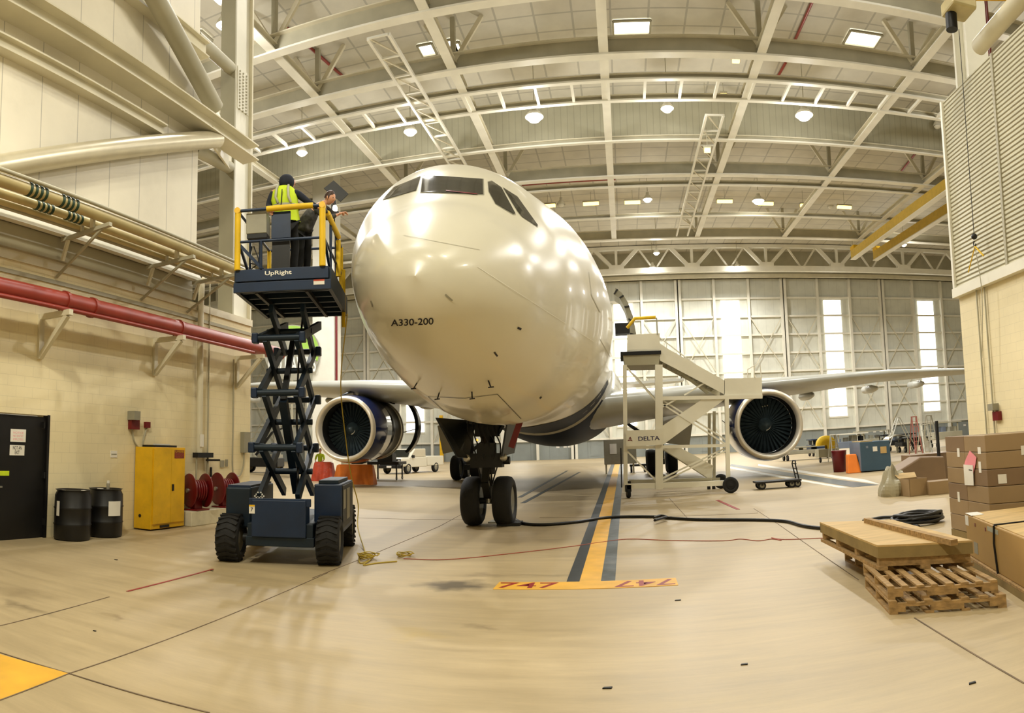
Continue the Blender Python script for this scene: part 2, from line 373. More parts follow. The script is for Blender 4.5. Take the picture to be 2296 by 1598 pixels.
# centre stripe
ya, yb = 8.86, 62.
def stripe(x0a, x1a, x0b, x1b, m, lab):
    return marking('floor_stripe', [[(x0a, ya), (x1a, ya), (x1b, yb), (x0b, yb)]], m, lab)
P = {k: onz(*k) for k in ((1270, 1305), (1299, 1305), (1347, 1305), (1379, 1305))}
xa = [P[k].x for k in ((1270, 1305), (1299, 1305), (1347, 1305), (1379, 1305))]
xb = [-1.34, -1.02, -.58, -.24]
stripe(xa[1], xa[2], xb[1], xb[2], M_FLYEL, 'long yellow guide stripe on the floor running under the airliner')
stripe(xa[0], xa[1], xb[0], xb[1], M_FLBLU, 'dark border left of the yellow guide stripe')
stripe(xa[2], xa[3], xb[2], xb[3], M_FLBLU2, 'worn dark border right of the yellow guide stripe')
a, b, c, d = onz(1122, 1303), onz(1515, 1296), onz(1513, 1318), onz(1117, 1318)
bar_ = empty('stop_bar', (0, 0, 0), 0, 'yellow stop bar with red numbers across the near end of the guide stripe', 'floor marking')
bar_.location = ((a.x + b.x) / 2, (a.y + c.y) / 2, 0)
yA = 8.87; yB = 8.43
marking('bar_paint', [[(a.x, yA), (b.x, yA), (b.x, yB), (a.x, yB)]], M_FLYEL, None, None, .006, None, bar_)
for (x0, x1, s_, m_) in ((a.x + .03, a.x + .78, 1, 0), (b.x - .78, b.x - .03, -1, 0)):
    t = MB()
    if s_ == 1: text_on(t, '747', (x0, yB + .06, .008), (1, 0, 0), (0, 1, 0), x1 - x0, yA - yB - .1, 0, .01)
    else: text_on(t, '747', (x1, yA - .06, .008), (-1, 0, 0), (0, -1, 0), x1 - x0, yA - yB - .1, 0, .01)
    t.build('painted_number', M_FLRED, bar_)
p0, p1, p2, p3 = onz(-250, 1385), onz(155, 1510), onz(0, 1570), onz(-250, 1660)
marking('floor_patch', [[p0, p1, p2, p3]], M_FLYEL, 'plain yellow painted area of floor at the lower left corner')
for pts, m, l in (([(1636, 1046), (1905, 1093), (1880, 1093), (1636, 1050)], M_FLWHT, 'white edge line on the floor right of the pushcart'), ([(1640, 1040), (1970, 1087), (1912, 1092), (1636, 1044)], M_FLBLU2, 'dark slanting floor stripe right of the pushcart'), ([(1700, 1040), (1940, 1075), (1975, 1086), (1700, 1044)], M_FLWHT, 'thin white line along the far side of the dark slanting floor stripe')):
    marking('floor_stripe', [[onz(*p) for p in pts]], m, l)
for q in ([(1165, 1115), (1272, 1055)], [(1172, 1128), (1300, 1058)]):
    strip(MB(), [onz(*p) for p in q], .16, .004).build('floor_line', M_FLBLU, None, 'dark slanting line on the floor beside the nose wheels, ' + ('farther' if q[0][1] == 1115 else 'nearer') + ' of the pair', 'floor marking')
# ---------------- near walls
YWE = 15.9                      # far end of the left block wall
door_y0, door_y1, door_h = 6.0, onx(106, 1000, XL).y, 2.27
wl = MB(); wl.bb(XL - .35, XL, -10, 4.9, 0, 5.2); wl.bb(XL - .35, XL, door_y1 + .03, YWE, 0, 5.2); wl.bb(XL - .35, XL, 4.9, door_y1 + .03, door_h + .03, 5.2)
WL = st(wl.build('wall_left', M_BLOCK))
dl = empty('door_1', (XL - .1, 6.5, 0), kind='structure')
MB().bb(XL - .13, XL - .05, 4.95, door_y1, 0, door_h).build('door_leaf', M_BLACK, dl)
MB().bb(XL - .12, XL + .015, door_y1 - .02, door_y1 + .04, 0, door_h + .04).build('door_frame', M_BLACK, dl)
dh = MB(); q = onx(0, 1091, XL - .0); dh.bar((XL + .02, q.y - .1, q.z), (XL + .02, q.y + .03, q.z), .03); dh.build('door_handle', M_CHROME, dl)
hg = MB()
for yy in (953, 1065, 1170): q = onx(100, yy, XL); hg.bb(XL - .05, XL + .02, q.y - .03, q.y, q.z - .06, q.z + .06)
hg.build('hinge', M_DARK, dl)
st(MB().bb(XL - .4, XL + .05, -10, YWE, 5.12, 5.3).build('trim_1', M_STEEL))
st(MB().bb(XL, XL + .035, -10, YWE, 4.86, 4.94).build('trim_2', M_STEELD))
UPX = -9.5; UPY = onx(443, 400, UPX).y
st(MB().bb(UPX - .5, UPX, -10, UPY, 5.8, 25.3).build('wall_left_upper', M_CLAD))
st(MB().prism([(UPX, -10, 5.72), (UPX + .16, -10, 5.72), (UPX + .16, -10, 5.78), (UPX, -10, 6.1)], (0, UPY + 10, 0)).build('trim_3', M_STEELW))
st(MB().bb(UPX - .45, UPX - .1, -10, UPY, 5.3, 5.75).build('trim_4', M_STEELD))  # recess band in greyer steel, shade under the overhang put into its tone
# right near wall
YRE = 14.35
wr = MB(); wr.bb(XR, XR + .35, -10, YRE, 0, 4.95); st(wr.build('wall_right', M_BLOCK))
zt = onx(2178, 175, XR).z
rp = MB()
ztop = onx(2296, 75, XR)
st(MB().bb(XR - .08, XR + .25, -10, YRE, 5.0, onx(2178, 165, XR - .08).z).build('wall_right_upper', M_CORR))
yq = onx(2178, 165, XR - .08)
st(MB().bb(XR - .14, XR + .1, YRE - .06, YRE + .03, 5.0, yq.z).build('trim_5', M_STEELW))
st(MB().bb(XR - .16, XR + .1, -10, YRE + .05, 4.8, 5.02).build('trim_6', M_STEELW))
for px_, y0_, y1_ in ((2222, 128, 585),):
    a_ = onx(px_, y0_, XR - .1); b_ = onx(px_ + 40, y1_, XR - .1); st(MB().bb(XR - .11, XR - .08, a_.y - .04, a_.y + .04, 5.0, yq.z).build('trim_7', M_STEELD))
# ---------------- the big hall
ZR = 25.3; YB = 85.6
st(MB().bb(-62, 62, -14, 87, ZR, ZR + .3).build('ceiling', M_ROOF))
st(MB().bb(-62, -61.6, -14, 87, 0, ZR).build('wall_west', M_FAR))
st(MB().bb(61.6, 62, -14, 87, 0, ZR).build('wall_east', M_FAR))
st(MB().bb(-62, 62, -14.3, -14, 0, ZR).build('wall_front', M_FAR))
st(MB().bb(-62, 62, YB + .6, YB + .9, 0, ZR).build('wall_back', M_FAR))
# header above the hangar doors
st(MB().bb(-62, 62, YB - 2.2, YB + .6, 22.4, ZR).build('trim_8', M_STEELD))
st(MB().bb(-62, 62, YB - 2.3, YB - 2.0, 21.95, 22.4).build('trim_9', M_STEEL))
# sliding hangar doors: nine leaves
DW = 13.75; x_ref = ony(1762, 800, YB).x
girt_z = [2.5] + [ony(1500, y, YB).z for y in (913, 828, 795, 760, 729, 697, 664)]
def make_hdoor():
    r = empty('door_2', (x_ref, YB, 0), kind='structure')
    x0 = x_ref
    MB().bb(x0 + .1, x0 + DW - .1, YB, YB + .3, 2.4, 22.3).build('door_cladding', M_FAR, r)
    MB().bb(x0 + .1, x0 + DW - .1, YB - .05, YB + .32, 0, 2.4).build('lower_panel', M_FARLOW, r)
    for z in [2.4, 5.2, 7.7, 10.1, 12.5, 14.9, 17.3, 19.7]:
        MB().bb(x0 + .2, x0 + DW - .2, YB - .3, YB, z - .12, z + .12).build('girt', M_STEELW, r)
    for k, xx in enumerate((.25, DW / 3 + .05, DW * 2 / 3 - .05, DW - .25)):
        MB().bb(x0 + xx - .16, x0 + xx + .16, YB - .55, YB, 0, 22.2).build('post', M_STEELW, r)
    for (xa_, xb_) in ((.25, DW / 3), (DW * 2 / 3, DW - .25)):
        for za, zb in ((17.3, 10.1), (10.1, 2.4)):
            MB().bar((x0 + xa_, YB - .35, za), (x0 + xb_, YB - .35, zb), .09).build('brace', M_STEEL, r)
            MB().bar((x0 + xb_, YB - .33, za), (x0 + xa_, YB - .33, zb), .09).build('brace', M_STEEL, r)
    wx = x0 + DW / 2 - .15; MB().bb(wx - 1.18, wx + 1.18, YB - .12, YB - .02, 3.9, 19.4).build('window_pane', M_WINGL, r)
    MB().bb(wx - 1.3, wx + 1.3, YB - .14, YB - .08, 19.4, 19.6).build('window_frame', M_STEELW, r)
    MB().bb(wx - 1.3, wx + 1.3, YB - .14, YB - .08, 3.7, 3.9).build('window_frame', M_STEELW, r)
    for sx in (-1, 1): MB().bb(x0 + DW / 2 + sx * 4.4 - .45, x0 + DW / 2 + sx * 4.4 + .45, YB - .08, YB - .04, .3, 2.3).build('walk_door', M_FARLOW, r)
    for dx in (-.9, .25, .9): MB().bb(x0 + DW - 1.6 + dx * .8, x0 + DW - 1.2 + dx * .8, YB - .1, YB - .05, 1.45, 1.72).build('sign_plate', M_WHITE, r)
    return r
hd = make_hdoor()
for k in range(-6, 3):
    if k == 0: continue
    c = copy_tree(hd); c.location.x = x_ref + k * DW; c.name = 'door_%d' % (k + 9)
pst = ony(990, 975, YB - .7); st(MB().bb(pst.x - .22, pst.x + .22, YB - .9, YB - .6, 0, 6).build('trim_10', M_YEL))
# ---------------- roof steel
HB = 22.1
MXR = [-16.7, -8.52, -.37, 8.02, 17.05, 25.4, -25.1, 33.8, -33.5]
def rr(v): return (HB - EYE) / v
CR = [('deep', rr(.6965)), ('deep', rr(.5915)), ('light', rr(.552)), ('light', rr(.5195)), ('light', rr(.4555)), ('deep', rr(.4005)), ('light', rr(.385)), ('light', rr(.337)), ('deep', rr(.303)), ('deep', 12.0), ('deep', 21.5)]
names = {}
for i, (k, Y) in enumerate(sorted(CR, key=lambda t: t[1])):
    hh = .95 if k == 'deep' else .32; ww = .55 if k == 'deep' else .3
    r = empty('roof_beam', (0, Y, HB), 0, '%s cream steel beam crossing under the roof, number %s counted from the camera end' % ('deep' if k == 'deep' else 'slim', ['one', 'two', 'three', 'four', 'five', 'six', 'seven', 'eight', 'nine', 'ten', 'eleven'][i]), 'roof beam', 'cross beams under the roof')
    MB().bb(-60, 60, Y - .02, Y + .02, HB + .06, HB + hh).build('beam_web', M_STEELD, r)
    MB().bb(-60, 60, Y - ww / 2, Y + ww / 2, HB, HB + .1).build('bottom_flange', M_STEELW, r)
    MB().bb(-60, 60, Y - ww / 2, Y + ww / 2, HB + hh, HB + hh + .06).build('top_flange', M_STEEL, r)
    if k == 'deep' and Y > 20 and Y < 70:
        for X in MXR[:6]:
            if X in (-.37,) : continue
            MB().bar((X, Y, HB + .5), (X - 1.6, Y + .3, ZR), .22).build('roof_strut', M_STEEL, r)
            MB().bar((X, Y, HB + .5), (X + 1.6, Y + .3, ZR), .22).build('roof_strut', M_STEEL, r)
            MB().bar((X, Y + .1, HB + .5), (X, Y + .1, ZR), .26).build('roof_strut', M_STEELD, r)
for i, X in enumerate(MXR):
    if abs(X) > 28: continue
    r = empty('roof_girder', (X, 36, HB), 0, 'lengthwise cream steel girder under the roof, %s' % {-16.7: 'over the left engine side', -8.52: 'left of the airliner nose', -.37: 'just right of the fuselage top', 8.02: 'over the boarding stairs', 17.05: 'over the right wing', 25.4: 'over the right wing tip', -25.1: 'farthest to the left'}[X], 'roof girder', 'lengthwise girders under the roof')
    MB().bb(X - .25, X + .25, 3, 67, HB + .1, HB + .16).build('bottom_flange', M_STEELW, r)
    MB().bb(X - .02, X + .02, 3, 67, HB + .16, HB + .5).build('beam_web', M_STEEL, r)
    MB().bb(X - .25, X + .25, 3, 67, HB + .5, HB + .56).build('top_flange', M_STEEL, r)
# ladder rungs between the two light chords (a horizontal bracing frame)
r = empty('bracing_frame', (0, CR[2][1], HB), 0, 'slim horizontal frame of short crossbars between two light beams under the roof', 'bracing frame')
for k in range(38):
    x = -38 + k * 2.1
    MB().bb(x - .08, x + .08, CR[2][1], CR[3][1], HB + .02, HB + .2).build('rung', M_STEELW, r)
# catwalk ladders running lengthwise
for X in (-11.2, 6.4):
    r = empty('catwalk', (X, 48, HB), 0, 'narrow steel catwalk with cross braces hanging %s' % ('behind the worker platform, left of the nose' if X < 0 else 'beside the girder over the boarding stairs'), 'catwalk')
    for s_ in (-.55, .55): MB().bb(X + s_ - .07, X + s_ + .07, 30 if X < 0 else 41, 66, HB - .1, HB + .08).build('side_rail', M_STEELW, r)
    ys = [30 + 1.9 * k for k in range(19)] if X < 0 else [41 + 2.2 * k for k in range(11)]
    for y in ys: MB().bar((X - .5, y, HB), (X + .5, y, HB), .1).build('rung', M_STEELW, r)
    for y in ys[:-1]: MB().bar((X - .5, y, HB), (X + .5, y + 1.9, HB), .07).build('brace', M_STEEL, r)
# curtain wall
YC_ = CR[4][1]
st(MB().bb(-60, 60, YC_ + .05, YC_ + .2, HB + .2, ZR).build('wall_divider', M_CURT))
# far truss
YT = 80.; zb, zt_ = 22.15, 25.4
r = empty('roof_truss', (0, YT, zb), 0, 'long white steel truss with slanting braces hanging in front of the far doors', 'roof truss')
MB().bb(-60, 60, YT - .3, YT + .3, zb - .3, zb + .35).build('bottom_chord', M_STEELW, r)
MB().bb(-60, 60, YT - .25, YT + .25, zt_ - .6, zt_ - .2).build('top_chord', M_STEELW, r)
xs = ony(1382, 600, YT).x; stp = (ony(1842, 600, YT).x - xs) / 2.5
tw = ony(1552, 600, YT).x - ony(1382, 600, YT).x
k = -6
x = xs - 6 * tw
while x < 58:
    MB().bar((x, YT, zb), (x, YT, zt_ - .3), .3).build('post', M_STEELW, r)
    MB().bar((x, YT, zb), (x + tw * .29, YT, zt_ - .4), .42).build('brace', M_STEELW, r)
    MB().bar((x + tw * .29, YT, zt_ - .4), (x + tw * .5, YT, zb), .2).build('brace', M_STEELW, r)
    MB().bar((x + tw * .5, YT, zb), (x + tw * .71, YT, zt_ - .4), .2).build('brace', M_STEELW, r)
    MB().bar((x + tw * .71, YT, zt_ - .4), (x + tw, YT, zb), .42).build('brace', M_STEELW, r)
    MB().bb(x - .9, x + .9, YT - .32, YT + .32, zb + .1, zb + .8).build('gusset', M_STEELW, r)
    x += tw
# purlin pipes (red sprinkler mains under the deck)
SP = [[(1822, 2), (1778, 100)], [(640, 60), (790, 190)], [(1762, 140), (1742, 175)], [(2052, 345), (2020, 385)], [(1170, 415), (1380, 402)]]
labs = ['red sprinkler pipe under the roof right of the highest centre girder', 'red sprinkler pipe under the roof above the scissor lift', 'short red sprinkler pipe under the roof behind the deep beam, right of centre', 'red sprinkler pipe under the roof near the yellow crane', 'red sprinkler pipe running across the roof above the fuselage']
for (a, b), l in zip(SP, labs):
    zz = ZR - .1
    MB().tube([onz(*a, zz), onz(*b, zz)], .09, 8).build('sprinkler_pipe', M_RED, None, l, 'pipe')
# skylights
def skylight(pts, l):
    z = ZR - .05; P4 = [onz(*p, z) for p in pts]; cx = sum(p.x for p in P4) / 4; cy = sum(p.y for p in P4) / 4
    hx = max(abs(p.x - cx) for p in P4) * .93; hy = max(abs(p.y - cy) for p in P4) * .93
    r = empty('skylight', (cx, cy, z), 0, l, 'skylight')
    MB().bb(cx - hx, cx + hx, cy - hy, cy + hy, z - .02, z + .04).build('pane', M_SKYL, r)
    f = MB()
    for a_, b_ in (((cx - hx, cy - hy), (cx + hx, cy - hy)), ((cx + hx, cy - hy), (cx + hx, cy + hy)), ((cx + hx, cy + hy), (cx - hx, cy + hy)), ((cx - hx, cy + hy), (cx - hx, cy - hy))):
        f.bar((*a_, z - .06), (*b_, z - .06), .12)
    f.build('frame', M_STEELD, r)
skylight([(1372, 45), (1460, 42), (1460, 75), (1373, 77)], 'bright white rectangular skylight high above the cockpit, right of the nearest girder')
skylight([(1903, 68), (1980, 76), (1963, 103), (1890, 97)], 'bright white skylight at the upper right of the roof')
skylight([(935, 102), (967, 95), (980, 117), (949, 126)], 'small bright skylight left of the girder above the nose')
skylight([(995, 88), (1016, 87), (1020, 116), (1000, 118)], 'tall bright skylight pane just right of the girder above the nose')
skylight([(1022, 92), (1028, 91), (1034, 114), (1027, 115)], 'sliver of a bright skylight beside the taller pane above the nose')
skylight([(450, 65), (470, 82), (455, 92), (446, 85)], 'small skylight corner visible left of the steel column')
# ---------------- lamps
def highbay(p, on, power, col, lab, scale=1., grp='high bay lamps under the roof'):
    r = empty('high_bay_lamp', p, 0, lab, 'lamp', grp); s_ = scale
    MB().cyl(p + V((0, 0, .62 * s_)), (p.x, p.y, ZR), .025, n=6).build('hanger', M_STEELD, r)
    MB().lathe(p, (0, 0, 1), [(-.02, .34 * s_), (.05, .33 * s_), (.2, .27 * s_), (.36, .16 * s_), (.4, .13 * s_), (.62, .12 * s_), (.64, .0)], 18).build('lamp_dome', M_LAMPW, r)
    b = MB().sph((p.x, p.y, p.z - .02), .27 * s_, sc=(1, 1, .75)); b.build('lamp_bulb', M_LAMPE if on else M_LAMPW, r)
    if on:
        ld = bpy.data.lights.new('lamp_light', 'SPOT'); ld.spot_size = radians(165); ld.spot_blend = .5; ld.energy = power; ld.color = col; ld.shadow_soft_size = .35
        lo = bpy.data.objects.new('lamp_light', ld); COL.objects.link(lo); lo.parent = r; lo.location = (0, 0, -.55 * s_)
        if p.y > 15:
            l2 = bpy.data.lights.new('lamp_spill', 'POINT'); l2.energy = power * (.15 if p.y < 50 else .06); l2.color = col; l2.shadow_soft_size = .35  # extra point light added to the lamp to brighten the roof
            l3 = bpy.data.objects.new('lamp_spill', l2); COL.objects.link(l3); l3.parent = r; l3.location = (0, 0, -.5 * s_)
    return r
PW = 8000
for (x, y, Y, sc, l) in ((677, 342, 40, 1.1, 'over the worker platform'), (920, 295, 40, 1.25, 'upper left of the cockpit windows'), (1198, 262, 40, 1.65, 'above the cockpit, the brightest of its row'), (1496, 243, 40, 1.15, 'right of the centre girder'), (1803, 258, 40, 1.65, 'fifth from the left of the near row')):
    highbay(ony(x, y, Y), True, PW, NEUT, 'glowing high bay lamp ' + l, sc)
for (x, y, Y, sc, l) in ((1452, 447, 58, 1.2, 'left one of the two in the middle distance'), (1700, 450, 58, 1.6, 'right one of the two in the middle distance'), (1463, 600, 79, 1.2, 'under the far truss, left one'), (1653, 598, 79, 1.2, 'under the far truss, right one')):
    highbay(ony(x, y, Y), True, PW, NEUT, 'glowing high bay lamp ' + l, sc)
highbay(ony(2102, 282, 44), False, 0, NEUT, 'unlit high bay lamp with round top hanging before the dark roof panel at upper right', 1.)
highbay(ony(1258, 458, 60), False, 0, NEUT, 'unlit white lamp dome just above the curve of the fuselage', 1.1)
highbay(ony(1862, 463, 66), False, 0, NEUT, 'small unlit lamp dome near the yellow crane', 1.)
# further hall lamps; some unseen ones are added to brighten walls and floor
for (X, Y, Z, p_, l) in ((-1.5, 3.5, 18.5, 3300, 'high above the camera'), (3.4, 7.5, 20.5, 4600, 'above the camera, right'), (-4, 2, 11.5, 5000, 'over the drums and the yellow cabinet, out of sight above'), (-8, 19, 21.5, 9000, 'left of the fuselage front near the roof'), (-17, 25, 21.5, 15000, 'behind the steel column'), (17, 6, 21, 7000, 'over the hall beyond the right block wall'), (-20, 8, 21, 6000, 'over the hall beyond the left cladding wall'), (12, 23, 21.5, 11000, 'behind the right corrugated wall'), (-26, 32, 21.5, 12000, 'far out over the left wing'), (24, 34, 21.5, 13000, 'far out over the right wing'), (4, 70, 21.5, 12000, 'before the far doors, centre'), (-26, 66, 21.5, 14000, 'before the far doors, left'), (30, 66, 21.5, 16000, 'before the far doors, right')):
    highbay(V((X, Y, Z)), True, p_, WARM if Y < 12 else NEUT, 'glowing high bay lamp ' + l, 1.)
def striplamp(x, y, Y, l, wd=1.55):
    p = ony(x, y, Y); r = empty('strip_lamp', p, 0, l, 'lamp', 'amber strip lamps in the far roof')
    MB().bb(p.x - wd / 2, p.x + wd / 2, p.y - .12, p.y + .12, p.z + .06, p.z + .25).build('lamp_body', M_STEELD, r)
    MB().bb(p.x - wd / 2 + .05, p.x + wd / 2 - .05, p.y - .13, p.y + .1, p.z - .16, p.z + .1).build('tube', M_LAMPY, r)
    MB().cyl((p.x, p.y, p.z + .2), (p.x, p.y, ZR), .02, n=5).build('hanger', M_STEELD, r)
for x, l in ((1228, 'just above the fuselage'), (1325, 'second from the fuselage'), (1418, 'left of a bright round lamp'), (1625, 'between two slanting girders'), (1717, 'touching the brightest far lamp'), (1893, 'farthest to the right')):
    striplamp(x, {1228: 461, 1325: 456, 1418: 453, 1625: 451, 1717: 456, 1893: 464}[x], 62, 'amber strip lamp in the far roof, ' + l)
striplamp(1800, 460, 62, 'short amber lamp in the far roof beside a slanting girder', .6)
for (x, y, l) in ((1622, 214, 'short upright lamp panel beside the catwalk over the boarding stairs, upper one'), (1586, 336, 'short lamp panel beside the catwalk over the boarding stairs, lower one'), (1650, 134, 'small lamp behind the deep beam, left of the slanting girder')):
    striplamp(x, y, 43 if y > 200 else 37, l, .5)
# yellow overhead crane girders
ya_, yb_ = 21.0, 21.0
for k, (a, b, l) in enumerate((((1912, 572), (2142, 402), 'upper yellow overhead crane girder at the right'), ((1962, 574), (2144, 458), 'lower yellow overhead crane girder at the right'))):
    zz = 21.2; A = onz(*a, zz); B_ = onz(*b, zz); d = (B_ - A).normalized(); B2 = B_ + d * 6
    r = empty('crane_girder', (A + B2) / 2, 0, l, 'crane girder', 'yellow crane girders')
    MB().bar(A, B2, .45, 1.0).build('box_girder', M_CRANE, r); MB().bar(A - V((0, 0, .5)), B2 - V((0, 0, .5)), .62, .08).build('lower_flange', M_STEELW, r)
    MB().bar(A + V((0, 0, .7)), A + d * 1. + V((0, 0, .7)), .5, .4).build('end_truck', M_YEL, r)
    MB().bar(A + V((0, 0, .9)), (A.x, A.y, ZR), .12).build('hanger', M_STEEL, r)
# big cream column in the far left hall + banner
c0 = ony(700, 760, 50); c1 = ony(748, 760, 50)
MB().bb(c0.x, c1.x, 50, 51.5, 0, ZR).build('steel_column', M_STEELW, None, 'wide cream column standing in the hall behind the scissor lift', 'column', None, None, .05)
MB().cyl((c1.x + .12, 50.3, 4), (c1.x + .12, 50.3, 19), .09).build('downpipe', M_REDD, None, 'thin rust coloured pipe beside the wide cream column', 'pipe')
bp = ony(655, 790, 49.); R_ = 62 / 1525 * 57
r = empty('round_banner', bp, 0, 'round green and grey fan banner with white letters behind the scissor arms', 'banner')
ax = V((.35, -1, 0)).normalized(); nx_ = V((1, .35, 0)).normalized()
def disc(mb, c, rad, off, n=40): mb.lathe(c + ax * off, ax, [(0, 0), (0, rad), (-.04, rad), (-.04, 0)], n, smooth=False)
m_ = MB(); disc(m_, bp, R_, 0); m_.build('disc', M_GREYBOX, r)
m_ = MB(); pl = [bp + ax * .03 + nx_ * (R_ * .96 * cos(t)) + V((0, 0, R_ * .96 * sin(t))) for t in [radians(-20 + 8 * k) for k in range(18)]]; m_.prism(pl, ax * .02); m_.build('green_field', M_LGREEN, r)
t = MB(); text_on(t, 'GO HAWKS', bp + ax * .08 - nx_ * R_ * .85 - V((0, 0, R_ * .7)), nx_, (0, 0, 1), R_ * 1.7, R_ * .55, .0, .02); t.build('lettering', M_WHITE, r)
MB().bar(bp - V((0, 0, R_)) , V((bp.x, bp.y, 0)), .12).build('support_post', M_STEELD, r)
# ================================================================== LEFT SIDE: steel column, wall beams, pipes
YCOL = 15.2; XCR = -9.92; XCL = -10.4; YCE = 16.02
r = empty('steel_column', ((XCL + XCR) / 2, (YCOL + YCE) / 2, 5.3), 0, 'tall cream steel column with rows of bolt heads standing at the far end of the left wall', 'column')
MB().bb(XCL, XCR, YCOL, YCOL + .07, 5.3, ZR).build('front_flange', M_STEELD, r)  # flanges greyer than the web: shaded faces put into the steel tones
MB().bb(XCL + .1, XCR, YCOL + .07, YCE - .07, 5.3, ZR).build('column_web', M_STEELW, r)
MB().bb(XCL, XCR + .1, YCE - .07, YCE, 5.3, ZR).build('rear_flange', M_STEEL, r)
bp_ = MB()
for j in range(13):
    for i in range(3):
        y = YCOL + .22 + i * .17; q = onx(521 + i * 9.5, 148 + j * 7.2 + i * 4, XCR + .02); z = onx(530, 152 + j * 7.2, XCR + .02).z; bp_.cyl((XCR, y, z), (XCR + .045, y, z), .026, n=8)
bp_.build('bolt_heads', M_STEELD, r)
MB().bb(XCR, XCR + .02, YCOL + .12, YCE - .12, onx(530, 240, XCR).z, onx(530, 145, XCR).z).build('splice_plate', M_STEELW, r)
xa_, xb_ = XCL, XCR
def wallbeam(pa, pb, X, w_, h_, y0, lab, y1=None, name='wall_beam'):
    A = onx(*pa, X); B_ = onx(*pb, X); z = (A.z + B_.z) / 2; y1 = B_.y if y1 is None else y1
    m = MB(); m.ibeam((X - w_ / 2, y0, z), (X - w_ / 2, y1, z), w_, h_, .035); return m.build(name, M_STEEL, None, lab, 'beam')
wallbeam((90, 5), (480, 278), -9.0, .5, .42, -9, 'long cream wide flange beam running along the left wall to the steel column', 15.0)
wallbeam((0, 65), (376, 308), -9.25, .26, .28, -9, 'lower cream beam along the left wall ending short of the silver brace pipe')
wallbeam((372, 20), (470, 120), -9.25, .26, .4, -9, 'highest cream beam visible on the left cladding wall')
def pipeobj(pts, rad, m, lab, name='pipe', n=16, cat='pipe'):
    return MB().tube(pts, rad, n).build(name, m, None, lab, cat)
A = onx(-25, 378, -9.28); B_ = onx(487, 312, -9.22)
A2 = A
r = empty('brace_pipe', A, 0, 'thick silver round brace sloping down from the steel column across the left wall', 'brace')
MB().cyl(A2, B_, .21, n=24).build('tube', M_PIPE, r); MB().bar(B_ - V((0, .2, 0)), V((XCR - .1, YCOL + .02, B_.z + .25)), .05, .5).build('gusset_plate', M_STEEL, r)
A = onx(345, -10, -9.0); B_ = onx(482, 243, -9.22)
r = empty('brace_pipe', A, 0, 'thick cream round brace rising from the steel column to the top edge', 'brace')
MB().cyl(A + (A - B_) * .6, B_, .22, n=24).build('tube', M_STEELD, r); MB().bar(B_ - V((0, .2, 0)), V((XCR - .1, YCOL + .02, B_.z - .2)), .05, .5).build('gusset_plate', M_STEEL, r)
for (y, yy, l) in ((470, 135, 'upper'), (470, 370, 'lower')):
    q = ony(y, yy, 14.); MB().cyl((UPX - .15, UPY + .02, q.z), (XCR - .15, YCOL - .01, q.z + .4), .17, n=16).build('stub_pipe', M_STEELD, None, '%s short round strut between the cladding edge and the steel column' % l, 'brace')
# pipe bundle on brackets
def yspan(X, z, y0, y1): return [(X, y0, z), (X, y1, z)]
Q = onx(300, 530, -8.6); zb_ = Q.z
YE = onx(520, 605, -8.7).y
for X, dz, rad, m, l in ((-8.5, .12, .115, M_PIPEB, 'thickest beige pipe on the wall brackets'), (-8.82, .05, .08, M_PIPEB, 'middle beige pipe on the wall brackets'), (-9.02, .0, .06, M_PIPEB, 'thinner beige pipe nearest the wall on the brackets'), (-8.36, .22, .035, M_STEELD, 'thin conduit along the outer edge of the pipe brackets'), (-9.14, -.03, .035, M_STEELD, 'thin dark conduit on the wall side of the pipe brackets'), (-9.22, .03, .025, M_DARK, 'thinnest black line on the wall side of the pipe brackets')):
    o = pipeobj(yspan(X, zb_ + dz, -6, YE + 1.2), rad, m, l)
    if rad > .075:
        y0 = onx(60 if rad > .1 else 80, 420, X).y
        for g_ in range(2):
            gb = MB()
            for k in range(4): yk = y0 + .11 * k + .72 * g_; gb.cyl((X, yk, zb_ + dz), (X, yk + .05, zb_ + dz), rad + .012, n=14)
            gb.build('marking_band', M_GREEN, o)
for k, (px_, py_, l) in enumerate(((245, 460, 'nearest bracket with a long rod under the beige pipes'), (432, 545, 'middle bracket with a long rod under the beige pipes'), (530, 612, 'far bracket with a rod, half hidden by the lift platform'), (-80, 330, 'bracket under the beige pipes at the very left edge'))):
    q = onx(px_, py_, -8.25); y = q.y; z = zb_ - .12
    r = empty('pipe_bracket', (UPX, y, z), 0, l, 'bracket', 'brackets under the beige pipes')
    MB().bar((UPX + .02, y, z - .05), (-8.2, y, z + .0), .08, .07).build('arm', M_STEELD, r)
    MB().bar((UPX + .05, y, z - .45), (UPX + .2, y, z - .05), .06, .06).build('wall_plate', M_STEEL, r)
    MB().bar((-8.35, y, z), (XL + .03, y + .1, 5.0), .045, .045).build('rod', M_STEELD, r)
    MB().bb(-8.7, -8.62, y - .03, y + .03, z, z + .25).build('pipe_clamp', M_STEEL, r); MB().bb(-8.95, -8.91, y - .03, y + .03, z, z + .2).build('pipe_clamp', M_STEEL, r)
